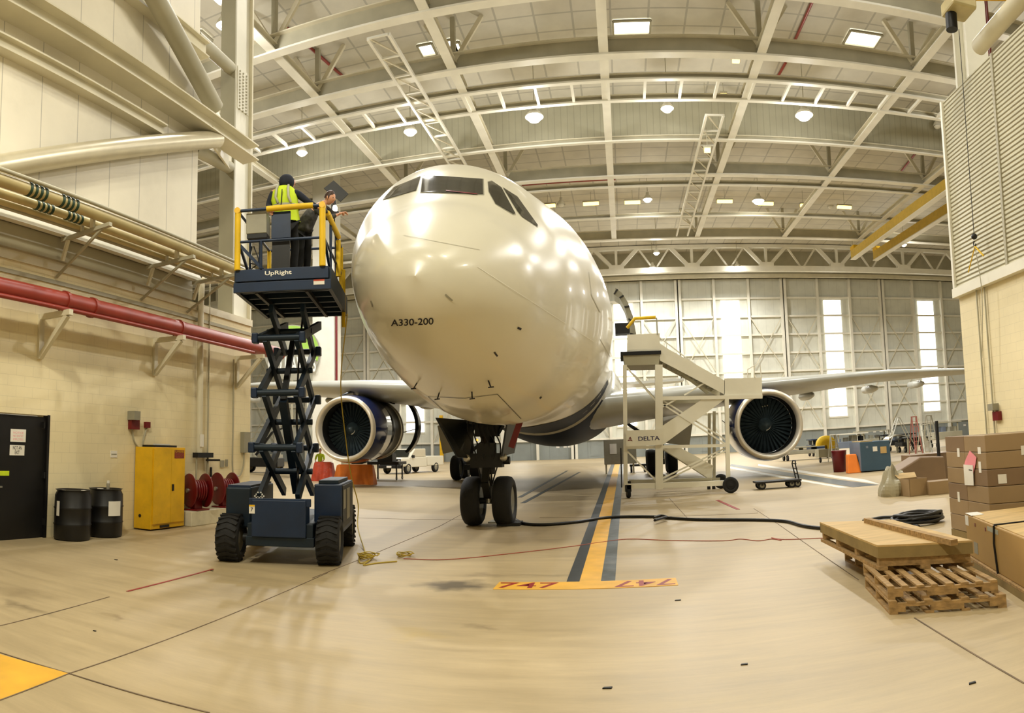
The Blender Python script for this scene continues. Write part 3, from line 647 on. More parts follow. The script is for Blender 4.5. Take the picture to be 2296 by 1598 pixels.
# red main
RX, RZ = -9.2, onx(300, 712, -9.2).z
ye = onx(628, 790, RX).y
r = empty('red_water_main', (RX, 10, RZ), 0, 'big red water main pipe running along the left block wall on brackets', 'pipe')
MB().tube([(RX, -6, RZ), (RX, ye, RZ)], .175, 20).build('tube', M_RED, r)
MB().sph((RX, ye, RZ), .175, sc=(1, .5, 1)).build('end_cap', M_RED, r)
for px_ in (143, 205, 400):
    y = onx(px_, 700, RX).y; MB().cyl((RX, y - .035, RZ), (RX, y + .035, RZ), .2, n=20).build('pipe_coupling', M_RED, r)
MB().tube([(RX + .12, -6, RZ - .17), (RX + .12, onx(560, 780, RX).y, RZ - .17)], .045, 8).build('small_red_line', M_RED, r)
for px_, l in ((150, 'nearest cream triangular bracket holding the red water main'), (406, 'middle cream triangular bracket holding the red water main'), (585, 'far cream triangular bracket holding the red water main beside the scissor arms')):
    y = onx(px_, 740, RX + .2).y; zt2 = RZ - .2
    r = empty('pipe_bracket', (XL, y, zt2), 0, l, 'bracket', 'brackets under the red water main')
    MB().bar((XL, y, zt2 - .05), (RX + .3, y, zt2 - .05), .1, .1).build('arm', M_STEEL, r); MB().bb(XL, XL + .06, y - .06, y + .06, zt2 - .85, zt2).build('wall_plate', M_STEEL, r)
    MB().bar((XL + .03, y, zt2 - .82), (RX + .2, y, zt2 - .1), .09, .09).build('diagonal_leg', M_STEEL, r)
# vertical pipes
def vert(px_, py_, z0, z1, rad, m, lab, name='downpipe', off=.1):
    q = onx(px_, py_, XL + off); return MB().tube([(q.x, q.y, z0), (q.x, q.y, z1)], rad, 12).build(name, m, None, lab, 'pipe')
q = onx(448, 900, XL + .13)
r = empty('downpipe', (q.x, q.y, 0), 0, 'cream downpipe with a grey valve, rising on the block wall behind the red hose reels', 'pipe')
zv = onx(450, 1020, XL + .13).z
MB().tube(curve_pts([(q.x, q.y, zv), (q.x, q.y, 3), (q.x, q.y, 5.6), (q.x + .1, q.y + .1, 5.85), (q.x + .5, q.y + .7, 5.95)], 6), .075, 12).build('tube', M_STEEL, r)
v_ = MB(); v_.bar((q.x, q.y - .15, zv), (q.x, q.y + .5, zv), .16, .12); v_.bar((q.x, q.y + .3, zv - .12), (q.x + .2, q.y + .6, zv - .12), .05); v_.build('valve', M_DARK, r)
for dy in (-.1, .38): MB().cyl((q.x, q.y + dy, .9), (q.x, q.y + dy, zv), .022, n=8).build('small_line', M_STEELD, r)
MB().bb(q.x + .07, q.x + .09, q.y - .07, q.y + .07, zv + .2, zv + .5).build('tag', M_WHITE, r)
vert(467, 900, .95, 6.2, .02, M_STEELD, 'thin conduit just right of the cream downpipe', 'conduit', .04)
q = onx(538, 1000, XL + .05)
za_ = onx(538, 1040, XL + .05).z
r = empty('conduit', (q.x, q.y - .3, 0), 0, 'thin conduit looping at its lower end into a small grey box near the wall corner', 'conduit')
MB().tube(curve_pts([(q.x, q.y - .35, 4.1), (q.x, q.y - .35, 2.4), (q.x, q.y - .35, 1.3), (q.x, q.y - .25, za_ - .25), (q.x, q.y, za_ - .3), (q.x, q.y + .18, za_ - .05), (q.x, q.y + .2, za_ + .35)], 8), .022, 8).build('tube', M_STEELD, r)
MB().bb(XL, XL + .12, q.y + .1, q.y + .42, za_ + .3, za_ + .85).build('junction_box', M_GREYBOX, r)
q = onx(497, 1037, XL); r = empty('wall_outlet', q, 0, 'pair of small metal outlet covers on the block wall above the far hose reel', 'outlet')
MB().bb(XL, XL + .03, q.y - .08, q.y + .08, q.z - .12, q.z + .06).build('cover', M_GREYBOX, r); MB().bb(XL, XL + .03, q.y + .16, q.y + .25, q.z - .1, q.z + .08).build('cover', M_GREYBOX, r)
q = onx(472, 1058, XL); MB().bb(XL, XL + .03, q.y - .03, q.y + .03, q.z - .12, q.z + .12).build('wall_slot', M_BLACK, None, 'small black upright fitting on the wall between the hose reels', 'fitting')
# alarm
q = onx(297, 950, XL); r = empty('fire_alarm', q, 0, 'red fire alarm box with grey strobe and looped cable above the yellow cabinet', 'alarm')
MB().bb(XL, XL + .1, q.y - .14, q.y + .13, q.z - .12, q.z + .13).build('red_box', M_REDD, r); s_ = onx(302, 932, XL + .12); MB().bb(XL, XL + .2, s_.y - .1, s_.y + .1, s_.z - .09, s_.z + .1).build('strobe', M_GREYBOX, r)
q2 = onx(327, 953, XL); MB().bb(XL, XL + .07, q2.y - .07, q2.y + .08, q2.z - .06, q2.z + .07).build('small_red_box', M_REDD, r)
MB().tube(curve_pts([(XL + .03, q.y - .05, q.z - .1), (XL + .03, q.y + .06, q.z - .4), (XL + .03, q.y + .32, q.z - .55), (XL + .03, q2.y - .12, q2.z - .35), (XL + .03, q2.y, q2.z - .05)], 8), .018, 8).build('cable', M_STEELD, r)
q = onx(254, 1018, XL); sg = MB().bb(XL, XL + .01, q.y - .09, q.y + .11, q.z - .07, q.z + .07).build('small_sign', M_WHITE, None, 'tiny white notice on the block wall between the drums and the yellow cabinet', 'sign')
MB().bb(XL + .01, XL + .013, q.y - .07, q.y + .09, q.z - .01, q.z + .01).build('print_line', M_GREYBOX, sg)
# door signs
def wsign(name, p0, p1, X, m, lab):
    a_ = onx(*p0, X); b_ = onx(*p1, X); o = MB().bb(X, X + .006, a_.y, b_.y, b_.z, a_.z).build(name, m, None, lab, 'sign'); return o, a_, b_
XD = XL - .05
o, a_, b_ = wsign('paper_notice', (24, 961), (57, 991), XD, M_WHITE, 'white notice with faint red lines taped on the black door, above the exit sign')
for k, s_ in enumerate(('NOTICE', 'NO ENTRY', 'EMPLOYEES')):
    t = MB(); text_on(t, s_, (XD + .006, a_.y + .06, a_.z - (a_.z - b_.z) * (.36 + .26 * k)), (0, 1, 0), (0, 0, 1), b_.y - a_.y - .12, (a_.z - b_.z) * .16, .001); t.build('print_line', M_PINK, o)
o, a_, b_ = wsign('not_an_exit_sign', (22, 997), (54, 1021), XD, M_WHITE, 'pale sign reading NOT AN EXIT on the black door')
t = MB(); text_on(t, 'NOT AN', (XD + .006, a_.y + .07, (a_.z + b_.z) / 2 + .01), (0, 1, 0), (0, 0, 1), (b_.y - a_.y) - .14, (a_.z - b_.z) * .36, .001, .01); text_on(t, 'EXIT', (XD + .006, a_.y + .12, b_.z + .02), (0, 1, 0), (0, 0, 1), (b_.y - a_.y) - .24, (a_.z - b_.z) * .36, .001, .01); t.build('lettering', M_INK, o)
a_ = onx(-30, 1055, XD); b_ = onx(20, 1066, XD); MB().bb(XD, XD + .006, a_.y, b_.y, b_.z, a_.z).build('yellow_strip', M_HIVIS, None, 'yellow tape strip across the middle of the black door', 'tape')
# drums
def drum(px_, py_, X, lab):
    b = onx(px_, py_, X); b = V((X, b.y, 0)); r = empty('oil_drum', b, 0, lab, 'drum', 'black drums by the left wall')
    R0 = .345; prof = [(0, 0), (0, R0 - .03), (.03, R0), (.27, R0 + .005), (.29, R0 + .02), (.31, R0 + .005), (.57, R0 + .005), (.59, R0 + .02), (.61, R0 + .005), (.82, R0), (.89, R0 - .035), (.91, R0 - .03), (.925, R0 - .005), (.925, R0 - .03), (.9, R0 - .045), (.9, 0)]
    MB().lathe(b, (0, 0, 1), prof, 32).build('barrel', M_BLACK, r); return r, b
r, b = drum(162, 1180, XL + .42, 'left black plastic drum with a narrow white label, next to the black door')
def patch(b, a, z0, z1, wd, R0, m, name, parent):
    mb = MB(); n = 6; vs = []
    for k in range(n + 1):
        t = a + (k / n - .5) * wd
        for z in (z0, z1): vs.append((b.x + cos(t) * R0, b.y + sin(t) * R0, z))
    mb.add(vs, [(2 * k, 2 * k + 2, 2 * k + 3, 2 * k + 1) for k in range(n)]); return mb.build(name, m, parent)
patch(b, radians(-92), .45, .72, .22, .368, M_WHITE, 'label', r)
for a in (.9, 4.2): MB().box((b.x + .2 * cos(a), b.y + .2 * sin(a), .907), (.1, .06, .01)).build('bung_cap', M_WHITE, r)
r, b2 = drum(235, 1170, XL + .42, 'right black plastic drum with a square white label, next to the left drum')
patch(b2, radians(-15), .42, .7, .75, .368, M_WHITE, 'label', r)
for a in (2.9,): MB().box((b2.x + .2 * cos(a), b2.y + .2 * sin(a), .907), (.12, .06, .01)).build('bung_cap', M_WHITE, r)
c_ = V((b2.x + .08, b2.y - .02, .9)); r = empty('spray_can', c_, 0, 'small white spray can standing on the right black drum', 'can')
MB().cyl(c_, c_ + V((0, 0, .13)), .034, n=14).build('can_body', M_CHROME, r); MB().cyl(c_ + V((0, 0, .13)), c_ + V((0, 0, .18)), .028, n=14).build('cap', M_WHITE, r)
# yellow cabinet
a_ = onx(339, 1186, XL + .52); b_ = onx(413, 1172, XL + .52); Y0 = a_.y; Y1 = b_.y + .02; H_ = 1.76; X1 = XL + .52
r = empty('safety_cabinet', (XL + .26, (Y0 + Y1) / 2, 0), 0, 'yellow steel safety cabinet standing against the left block wall', 'cabinet')
MB().bb(XL + .03, X1 - .02, Y0, Y1, .03, H_).build('cabinet_body', M_YEL, r, bevel=.006)
ym = (Y0 + Y1) / 2 + .06
d1 = MB().bb(X1 - .02, X1 + .005, Y0 + .04, ym - .004, .14, H_ - .03).build('door', M_YEL, r); d2 = MB().bb(X1 - .02, X1 + .005, ym + .004, Y1 - .04, .14, H_ - .03).build('door', M_YEL, r)
MB().bb(X1 + .005, X1 + .035, ym + .03, ym + .07, .82, .96).build('handle', M_DARK, d2)
w_ = MB(); w_.bb(X1 + .005, X1 + .008, ym + .1, Y1 - .07, H_ - .24, H_ - .06); w_.build('warning_label', mat('label_red', (150, 60, 30), .6, var=.3, scale=30), d2)
t = MB(); text_on(t, 'FLAMMABLE', (X1 + .009, ym + .11, H_ - .11), (0, 1, 0), (0, 0, 1), Y1 - .08 - ym - .1, .04, .002); t.build('lettering', M_YEL, d2)
MB().bb(X1 - .015, X1 + .01, Y0 + .3, Y0 + .6, .05, .1).build('foot_latch', M_DARK, r)
MB().cyl((XL + .2, Y0 - .01, .3), (XL + .2, Y0, .3), .035, n=12).build('vent_cap', M_DARK, r)
MB().bb(XL + .1, XL + .45, Y0 + .15, Y1 - .25, H_, H_ + .045).build('tray', M_BLACK, None, 'flat black tray lying on top of the yellow cabinet', 'tray')
MB().bb(XL + .15, XL + .3, Y0 + .45, Y0 + .85, H_ + .047, H_ + .075).build('paper_stack', M_WHITE, None, 'white folded paper on the black tray above the yellow cabinet', 'paper')
# plinth + hose reels
a_ = onz(432, 1168); yp0 = Y1 + .12; yp1 = onx(556, 1100, XL + .7).y
MB().bb(XL + .02, XL + .62, yp0, yp1 - .0, 0, .33).build('concrete_plinth', M_CONC, None, 'low white concrete plinth under the red hose reels', 'plinth', None, None, .015)
def reel(pc, lab):
    r = empty('hose_reel', (pc.x, pc.y, .33), 0, lab, 'hose reel', 'red hose reels on the plinth'); R1 = .39; cz = .33 + R1 + .06
    d = V((.5, 1, 0)).normalized(); c = V((pc.x, pc.y, cz))
    for k in (-1, 1): MB().lathe(c + d * (k * .21), d, [(0, 0), (0, R1 - .02), (.01, R1), (.025, R1), (.03, R1 - .015), (.03, 0)], 32).build('reel_disc', M_REDD, r)
    MB().cyl(c - d * .2, c + d * .2, .2, n=24).build('hose_drum', M_RUB, r)
    hz = MB()
    for k in range(6): hz.tube([c + d * (-.15 + .06 * k) + V((0, 0, 1)) * (.22 * cos(t)) + d.cross(V((0, 0, 1))) * (.22 * sin(t)) for t in [2 * pi * j / 20 for j in range(20)]], .028, 6, closed=True)
    hz.build('hose', M_REDD, r)
    MB().cyl(c - d * .26, c - d * .2, .05, n=12).build('hub', M_CHROME, r)
    MB().bar((c.x, c.y, .34), (c.x, c.y, cz), .12, .3).build('stand', M_REDD, r); MB().box((c.x, c.y, .35), (.4, .5, .03)).build('base_plate', M_REDD, r)
reel(V((XL + .42, yp0 + .45, 0)), 'near red hose reel, beside the yellow cabinet')
reel(V((XL + .42, yp0 + 1.6, 0)), 'far red hose reel, half behind the scissor lift')
# ================================================================== AIRLINER
NP = [8.6922, -3.0116, -0.0173, 5.0476]
NT = [-.95, -.6, -.4, -.1, .25, .58, .88, 1.7, 2.2, 2.52, 2.7, 2.82, 2.82, 2.82]
NB = [-.95, -1.3, -1.55, -1.78, -2.02, -2.22, -2.38, -2.58, -2.7, -2.77, -2.8, -2.82, -2.82, -2.82]
NW = [0, .38, .62, .9, 1.17, 1.45, 1.7, 2.1, 2.38, 2.57, 2.7, 2.8, 2.82, 2.82]
NMID = [-.95, -.9, -.85, -.8, -.7, -.6, -.5, -.25, -.1, 0, 0, 0, 0, 0]
NDK = [0, .12, .3, .6, 1, 1.5, 2, 3, 4, 5, 6, 7.5, 12, 20]
PF = [8.6924, -3.0115, -0.0168, 5.0476, 0.0, 0.0, 0.0, 0.0, -0.0, -0.0103, 0.1042, 0.0864, -0.1474, 0.0, 0.0, 0.0, 0.0, 0.0005, -0.0031, -0.07, 0.0019, -0.0757, 0.0, 0.0, 0.0, 0.0001, 0.0097, -0.0778, -0.0968, -0.1528, -0.0167, 0.0, -0.0047, 0.1701]
for i in range(9):
    NT[i + 1] += PF[4 + i]; NB[i + 1] += PF[13 + i]; NW[i + 1] += PF[22 + i]
NT[0] += PF[31]; NB[0] += PF[31]; NMID[0] += PF[31]
SH = PF[33]
def pch(x, xk, yk):
    n = len(xk); h = [xk[i + 1] - xk[i] for i in range(n - 1)]; dl = [(yk[i + 1] - yk[i]) / h[i] for i in range(n - 1)]; m = [0.] * n
    for i in range(1, n - 1):
        if dl[i - 1] * dl[i] > 0:
            w1 = 2 * h[i] + h[i - 1]; w2 = h[i] + 2 * h[i - 1]; m[i] = (w1 + w2) / (w1 / dl[i - 1] + w2 / dl[i])
    m[0] = dl[0]; m[-1] = dl[-1]
    i = 0
    while i < n - 2 and x > xk[i + 1]: i += 1
    t = (x - xk[i]) / h[i]
    return (2 * t ** 3 - 3 * t * t + 1) * yk[i] + (t ** 3 - 2 * t * t + t) * h[i] * m[i] + (-2 * t ** 3 + 3 * t * t) * yk[i + 1] + (t ** 3 - t * t) * h[i] * m[i + 1]
def sect(d):
    """fuselage section at distance d from the nose tip: axis x, top, bottom, middle, half width (z values absolute)"""
    Yt, X0, sl, zc = NP; ax = X0 + sl * (min(d, 60) + Yt - 15)
    dd = min(d, 20.); t = pch(dd, NDK, NT); b = pch(dd, NDK, NB); w_ = pch(dd, NDK, NW); mid = min(max(pch(dd, NDK, NMID), b + .01), t)
    if d > 36:
        q = min(1, (d - 36) / 22.); w_ *= (1 - q ** 1.6) * .97 + .03; t -= .7 * q ** 2; b += 4.6 * q ** 1.5; b = min(b, t - .1); mid = (t + b) / 2 if q > .5 else mid + ((t + b) / 2 - mid) * q * 2
    return ax, zc + t, zc + b, zc + mid, w_
def fpt(d, a):
    ax, t, b, mid, w_ = sect(d); s_ = sin(a); z = mid + ((t - mid) * s_ if s_ > 0 else (mid - b) * s_)
    x = ax + w_ * cos(a) - SH * (z - NP[3]) * min(1, max(0, 1 - (d - 6) / 9.))
    return V((x, NP[0] + d, z))
AX = lambda Y: NP[1] + NP[2] * (Y - 15)
AIR = empty('airliner', (AX(32), 32, 0), 0, 'big white twin engine jet airliner seen nose on, with dark blue engines', 'airliner')
ds = [0, .008, .02, .04, .07, .1] + [.14 + .05 * k for k in range(9)] + [.65 + .15 * k for k in range(50)] + [8.5 + 1.0 * k for k in range(28)] + [37 + 1.4 * k for k in range(16)]
NA = 96
fm = MB(); vs = []; fs = []
for d in ds:
    for k in range(NA): vs.append(fpt(d, 2 * pi * k / NA))
for i in range(len(ds) - 1):
    for k in range(NA): fs.append((i * NA + k, (i + 1) * NA + k, (i + 1) * NA + (k + 1) % NA, i * NA + (k + 1) % NA))
fs.append(tuple(range((len(ds) - 1) * NA, len(ds) * NA)))
fm.add(vs, fs, True); fm.sm[-1] = False
fo = fm.build('fuselage', M_WHITEP, AIR)
fo.data.polygons.foreach_get
bvh = BVHTree.FromPolygons([V(p) for p in fm.v], fm.f[:])
CAMP = V((0, 0, EYE))
def hit(px_, py_, lift=.004):
    d = ray(px_, py_).normalized(); loc, nor, idx, dist = bvh.ray_cast(CAMP, d)
    if loc is None: return None
    if nor.dot(d) > 0: nor = -nor
    return loc + nor * lift
def patch_on(poly, n=14, lift=.006):
    """quad in photo pixels laid onto the fuselage skin; poly: 4 corners"""
    A, B_, C, D = poly; vs = []
    for j in range(n + 1):
        for i in range(n + 1):
            u = i / n; v = j / n; x = (A[0] * (1 - u) + B_[0] * u) * (1 - v) + (D[0] * (1 - u) + C[0] * u) * v; y = (A[1] * (1 - u) + B_[1] * u) * (1 - v) + (D[1] * (1 - u) + C[1] * u) * v
            h = hit(x, y, lift)
            if h is None: h = vs[-1] if vs else None
            vs.append(h)
    fs = [(j * (n + 1) + i, (j + 1) * (n + 1) + i, (j + 1) * (n + 1) + i + 1, j * (n + 1) + i + 1) for j in range(n) for i in range(n)]
    return vs, fs
def decal(name, polys, m, lift=.006, parent=None, label=None):
    mb = MB()
    for q in polys:
        vs, fs = patch_on(q, 12, lift)
        if any(v is None for v in vs): continue
        mb.add(vs, fs, True)
    return mb.build(name, m, parent or fo, label)
def quad_subs(p):  # polygons with 5+ corners as fans of quads
    out = []
    for i in range(1, len(p) - 2, 2): out.append([p[0], p[i], p[i + 1], p[i + 2]])
    if len(p) % 2: out.append([p[0], p[-2], p[-1], p[-1]])
    return out
wins = [[(948, 397), (953, 393), (1082, 402), (1083, 436), (944, 431)], [(858, 448), (884, 420), (943, 396), (933, 427), (899, 437)],
        [(1094, 409), (1103, 407), (1124, 421), (1155, 479), (1150, 480), (1111, 457), (1096, 430)], [(1128, 422), (1160, 442), (1205, 505), (1204, 508), (1170, 486), (1160, 474)]]
for w_ in wins:
    rim = [(p[0] + (p[0] - sum(q[0] for q in w_) / len(w_)) * .035, p[1] + (p[1] - sum(q[1] for q in w_) / len(w_)) * .06) for p in w_]
    decal('cockpit_window', quad_subs(w_), M_GLASS, .012)
    decal('window_seal', quad_subs(rim), M_GREYBOX, .005)
decal('windshield_wiper', [[(1000, 428), (1070, 436), (1070, 438), (1000, 430)]], M_REDD, .02)
# title on the nose
def text_px(body, x0, x1, y0, y1, slope, m, name, lift=.006):
    vs, fs = text_mb(body, 1., .012); a0 = min(v.x for v in vs); a1 = max(v.x for v in vs); b0 = min(v.y for v in vs); b1 = max(v.y for v in vs)
    out = [hit(x0 + (v.x - a0) / (a1 - a0) * (x1 - x0), y1 + (x0 + (v.x - a0) / (a1 - a0) * (x1 - x0) - x0) * slope - (v.y - b0) / (b1 - b0) * (y1 - y0), lift) for v in vs]
    return MB().add(out, fs).build(name, m, fo)
text_px('A330-200', 877, 972, 716, 731, -.045, M_INK, 'type_title')
for (a, b, wd, m) in (((998, 660), (1014, 674), 4, M_GREYBOX), ((832, 674), (836, 688), 3, M_GREYBOX), ((905, 528), (1075, 560), .8, M_STEELD), ((1070, 598), (1330, 765), 1.2, M_STEELW), ((960, 888), (1040, 892), .8, M_DARK), ((1040, 892), (1115, 883), .8, M_DARK), ((1115, 883), (1168, 938), 1.2, M_DARK), ((960, 888), (1000, 925), .8, M_DARK),
                     ((1325, 660), (1345, 700), 1.5, M_STEELD), ((1320, 610), (1326, 662), .8, M_STEELD), ((1210, 893), (1214, 889), 3, M_DARK), ((1160, 734), (1168, 738), 5, M_INK), ((1108, 789), (1115, 798), 4, M_INK), ((1345, 760), (1368, 800), 1., M_STEELD)):
    dx, dy = b[0] - a[0], b[1] - a[1]; ln = hypot(dx, dy); nx2, ny2 = -dy / ln * wd / 2, dx / ln * wd / 2
    decal('skin_marking', [[(a[0] + nx2, a[1] + ny2), (b[0] + nx2, b[1] + ny2), (b[0] - nx2, b[1] - ny2), (a[0] - nx2, a[1] - ny2)]], m, .008)
decal('door_shadow_panel', [[(1022, 936), (1052, 908), (1072, 918), (1048, 942)]], M_BELLY, .006)  # patch of skin in belly gloss beside the nose gear
for (x, y) in ((935, 858), (985, 880), (1058, 878), (1095, 853)):   # probes under the nose
    a = hit(x, y, 0); b = hit(x + 1, y + 1, .12)
    if a and b: pm = MB(); pm.cyl(a, b, .012, n=6); pm.bar(b - V((.04, .02, 0)), b + V((.04, .02, .01)), .02, .02); pm.build('air_probe', M_INK, fo)
# wing to body fairing
bm_ = MB(); vs = []; fs = []; Y0f, Y1f = 24.5, 46.
for i in range(25):
    t = i / 24; Y = Y0f + (Y1f - Y0f) * t; e = sin(pi * t) ** .45 if 0 < t < 1 else 0.02; ax = AX(Y)
    for k in range(33):
        a = pi + pi * k / 32 if True else 0
        x = ax + cos(a) * (2.3 + .95 * e) ; z = NP[3] - .5 + sin(a) * (2.1 + .75 * e) ** 1 * (1 if True else 1)
        vs.append((x, Y, z))
fs2 = []
for i in range(24):
    for k in range(32): (fs2 if (i >= 1 and sin(pi + pi * (k + .5) / 32) < -.5) else fs).append((i * 33 + k, (i + 1) * 33 + k, (i + 1) * 33 + k + 1, i * 33 + k + 1))  # front ring stays pale, a highlight painted along the fairing's front edge
bm_.add(vs, fs, True); bf_ = bm_.build('belly_fairing', M_BELLY, AIR); MB().add(vs, fs2, True).build('navy_underside', M_BNAVY, bf_)
nv = MB(); vs = []; fs = []; nd_ = 24
for i in range(nd_ + 1):
    dd = 8.2 + i * .75; sp_ = radians(8 + 56 * min(1, i / 9)) 
    for k in range(17):
        a = radians(270) + sp_ * (k / 8 - 1) + radians(4); p = fpt(dd, a); c_ = V((sect(dd)[0], NP[0] + dd, NP[3])); vs.append(p + (p - c_).normalized() * .012)
for i in range(nd_):
    for k in range(16): fs.append((i * 17 + k, (i + 1) * 17 + k, (i + 1) * 17 + k + 1, i * 17 + k + 1))
nv.add(vs, fs, True).build('navy_belly_paint', M_BNAVY, fo)
# wings
def wing(sg, zoff, name='wing'):
    secs = [(1.6, 25.2, 11.6, 1.55, 3.35), (5.0, 27.3, 9.6, 1.25, 3.7), (9.4, 30.0, 7.6, 1.0, 4.2), (18, 35.4, 5.0, .62, 5.05), (29.3, 42.6, 2.5, .28, 5.75)]
    mb = MB(); vs = []; n = 14; prof = []
    for k in range(n): u = k / n; prof.append((.5 - .5 * cos(pi * u), 1))
    for k in range(n): u = 1 - k / n; prof.append((.5 - .5 * cos(pi * u), -1))
    for (o_, le, ch, th, z) in secs:
        for (u, s_) in prof:
            yt = 5 * th * (.2969 * math.sqrt(u) - .126 * u - .3516 * u * u + .2843 * u ** 3 - .1015 * u ** 4); Y = le + u * ch
            vs.append((AX(30) + sg * o_, Y, z + zoff + (yt * .9 if s_ > 0 else -yt * 1.0) - u * .25 * th))
    m = len(prof); fs = []
    for i in range(len(secs) - 1):
        for k in range(m): f = (i * m + k, i * m + (k + 1) % m, (i + 1) * m + (k + 1) % m, (i + 1) * m + k); fs.append(f if sg < 0 else f[::-1])
    fs.append(tuple(range((len(secs) - 1) * m, len(secs) * m)))
    mb.add(vs, fs, True); mb.sm[-1] = False; w_ = mb.build(name, M_AWING, AIR)
    tx = AX(30) + sg * 29.3; z = 5.75 + zoff
    MB().prism([(tx, 43.2, z), (tx + sg * .55, 44.6, z + 1.7), (tx + sg * .6, 45.6, z + 1.8), (tx, 45.2, z)], (.06, 0, 0)).build('winglet', M_ANAVY, w_)
    for o_, ln in ((7.2, 3.4), (13.5, 3.0), (18.5, 2.6), (23, 2.2)):   # flap track fairings
        Y = 30 + (o_ - 9.4) * .62 + (5.2 if o_ < 10 else 3.6); zz = 4.2 + (o_ - 9.4) * .085 + zoff - .55
        MB().lathe((AX(30) + sg * o_, Y - .5, zz), (0, 1, .02), [(0, .0), (.3, .14), (1.2, .26), (2.4, .24), (ln, .1), (ln + .4, 0)], 12).build('flap_track_fairing', M_AWING, w_)
    return w_
wing(-1, .6); wing(1, -.1)
# stabilisers and fin
tf = MB(); ax = AX(60); tf.prism([(ax - .2, 54, 8), (ax - .15, 62.5, 17), (ax - .15, 66, 17), (ax - .2, 64.5, 8)], (.4, 0, 0)); tf.build('tail_fin', M_ANAVY, AIR)
for sg in (-1, 1): ts = MB(); ts.prism([(ax, 58, 6.6), (ax + sg * 9.5, 63.5, 7.4), (ax + sg * 9.5, 65.4, 7.4), (ax, 64, 6.6)], (0, 0, .22)); ts.build('tailplane', M_AWING, AIR)
# engines
def engine(c, opened, sg):
    """c: centre of the inlet plane"""
    e = empty('engine', c, 0, parent=None); e.parent = AIR; e.location = V(c) - AIR.location
    d = V((0, 1, .015)).normalized(); O = V(c)
    MB().lathe(O, d, [(.42, 1.26), (.22, 1.275), (.1, 1.3), (.03, 1.34), (0, 1.385), (.02, 1.43), (.08, 1.47), (.2, 1.515)], 64).build('inlet_lip', M_LIP, e)
    MB().lathe(O, d, [(.4, 1.255), (.7, 1.255), (1.25, 1.27)], 64).build('inlet_duct', M_DARK, e)
    fan = MB(); fan.lathe(O, d, [(1.22, 0), (1.22, 1.25), (1.3, 1.25)], 48)
    for k in range(36):
        a = 2 * pi * k / 36; u = V((cos(a), 0, sin(a))); v = V((-sin(a), 0, cos(a)))
        fan.add([O + d * 1.0 + u * .3, O + d * 1.12 + u * .3 + v * .07, O + d * 1.14 + u * 1.22 + v * .2, O + d * .98 + u * 1.22 + v * .06], [(0, 1, 2, 3)])
    fan.build('fan', M_FAN, e)
    sp = MB().lathe(O, d, [(.62, 0), (.66, .06), (.8, .18), (1.0, .3), (1.1, .34)], 32).build('spinner', M_FAN, e)
    pts = [O + d * (.70 + .25 * (rr_ / .28)) + V((cos(a), 0, sin(a))) * (rr_ + .012) for a, rr_ in [(radians(200 - 18 * k), .035 + .0125 * k) for k in range(17)]]
    MB().tube(pts, .022, 6).build('spiral_mark', M_WHITE, sp)
    L1 = 2.2 if opened else 2.6
    MB().lathe(O, d, [(.2, 1.515), (.38, 1.555), (.8, 1.59), (1.4, 1.60), (L1, 1.585)] + ([(L1, 1.25)] if opened else [(3.4, 1.5), (4.4, 1.3), (5.0, 1.12), (5.0, 1.0)]), 64).build('fan_cowl', M_ANAVY, e)
    if opened:
        MB().lathe(O, d, [(2.2, 1.3), (2.5, 1.46), (4.0, 1.42), (4.02, 1.1), (4.6, .8), (5.4, .62), (6., .5)], 48).build('core_case', M_CORE, e)
        MB().lathe(O, d, [(4.0, 1.4), (4.02, 1.52), (4.12, 1.52), (4.14, 1.4)], 64).build('bulkhead_ring', M_CHROME, e)
        for s_, nm, hc, R1, y0, y1, a0, a1 in ((1, 'open_reverser_door', O + V((.28, 0, .22)), 1.82, 4.5, 5.3, -48, 140), (-1, 'open_fan_cowl_door', O + V((-.15, 0, .2)), 1.72, 1.9, 2.9, 55, 185), (-1, 'open_fan_cowl_door', O + V((.2, 0, .3)), 1.62, 2.6, 3.2, 40, 130)):
            mb = MB(); n = 26; pr = [(y0, R1 - .1), (y0 + .03, R1), (y1, R1 - .02), (y1, R1 - .12), (y0, R1 - .1)]; vs = []; fs = []
            for (t, rr_) in pr:
                for k in range(n + 1):
                    a = radians(a0 + (a1 - a0) * k / n); vs.append(hc + V((cos(a) * rr_, t, sin(a) * rr_)))
            for i in range(len(pr) - 1):
                for k in range(n): fs.append((i * (n + 1) + k, i * (n + 1) + k + 1, (i + 1) * (n + 1) + k + 1, (i + 1) * (n + 1) + k))
            mb.add(vs, fs, True); mb.build(nm, M_CORE, e)
        MB().bar(O + V((1.5, 4.1, -.1)), O + V((2.05, 4.9, .1)), .04).build('hold_open_rod', M_CHROME, e)
        MB().bar(O + V((-.2, 2.0, -1.4)), O + V((.15, 4.4, -1.0)), .6, .5).build('gearbox', M_DARK, e)
    else:
        MB().lathe(O, d, [(4.6, .95), (5.2, .8), (6.2, .5), (6.6, .42)], 40).build('exhaust_nozzle', M_DARK, e)
        for k in (-1, 0, 1): MB().box((O.x + k * .11, O.y + .9, O.z + .85 - abs(k - 1) * .02), (.05, .02, .05)).build('fan_mark', M_GREYBOX, e)
        st_ = MB(); st_.prism([O + V((-1.56, .9, .0)), O + V((-1.62, .6, -.02)), O + V((-1.86, 1.5, .28)), O + V((-1.6, 1.9, .1))], (0, 0, .04)); st_.build('strake', M_ANAVY, e)
    yb_ = 4.0; MB().prism([O + V((-.22, 1.7, 1.45)), O + V((-.22, 7.2, 1.1)), O + V((-.22, 7.5, 2.2)), O + V((-.22, 3.0, 2.0))], (.44, 0, 0)).build('pylon', M_AWING, e)
    return e
el = ony(770, 961, 28.5); er = ony(1727, 951, 28.5)
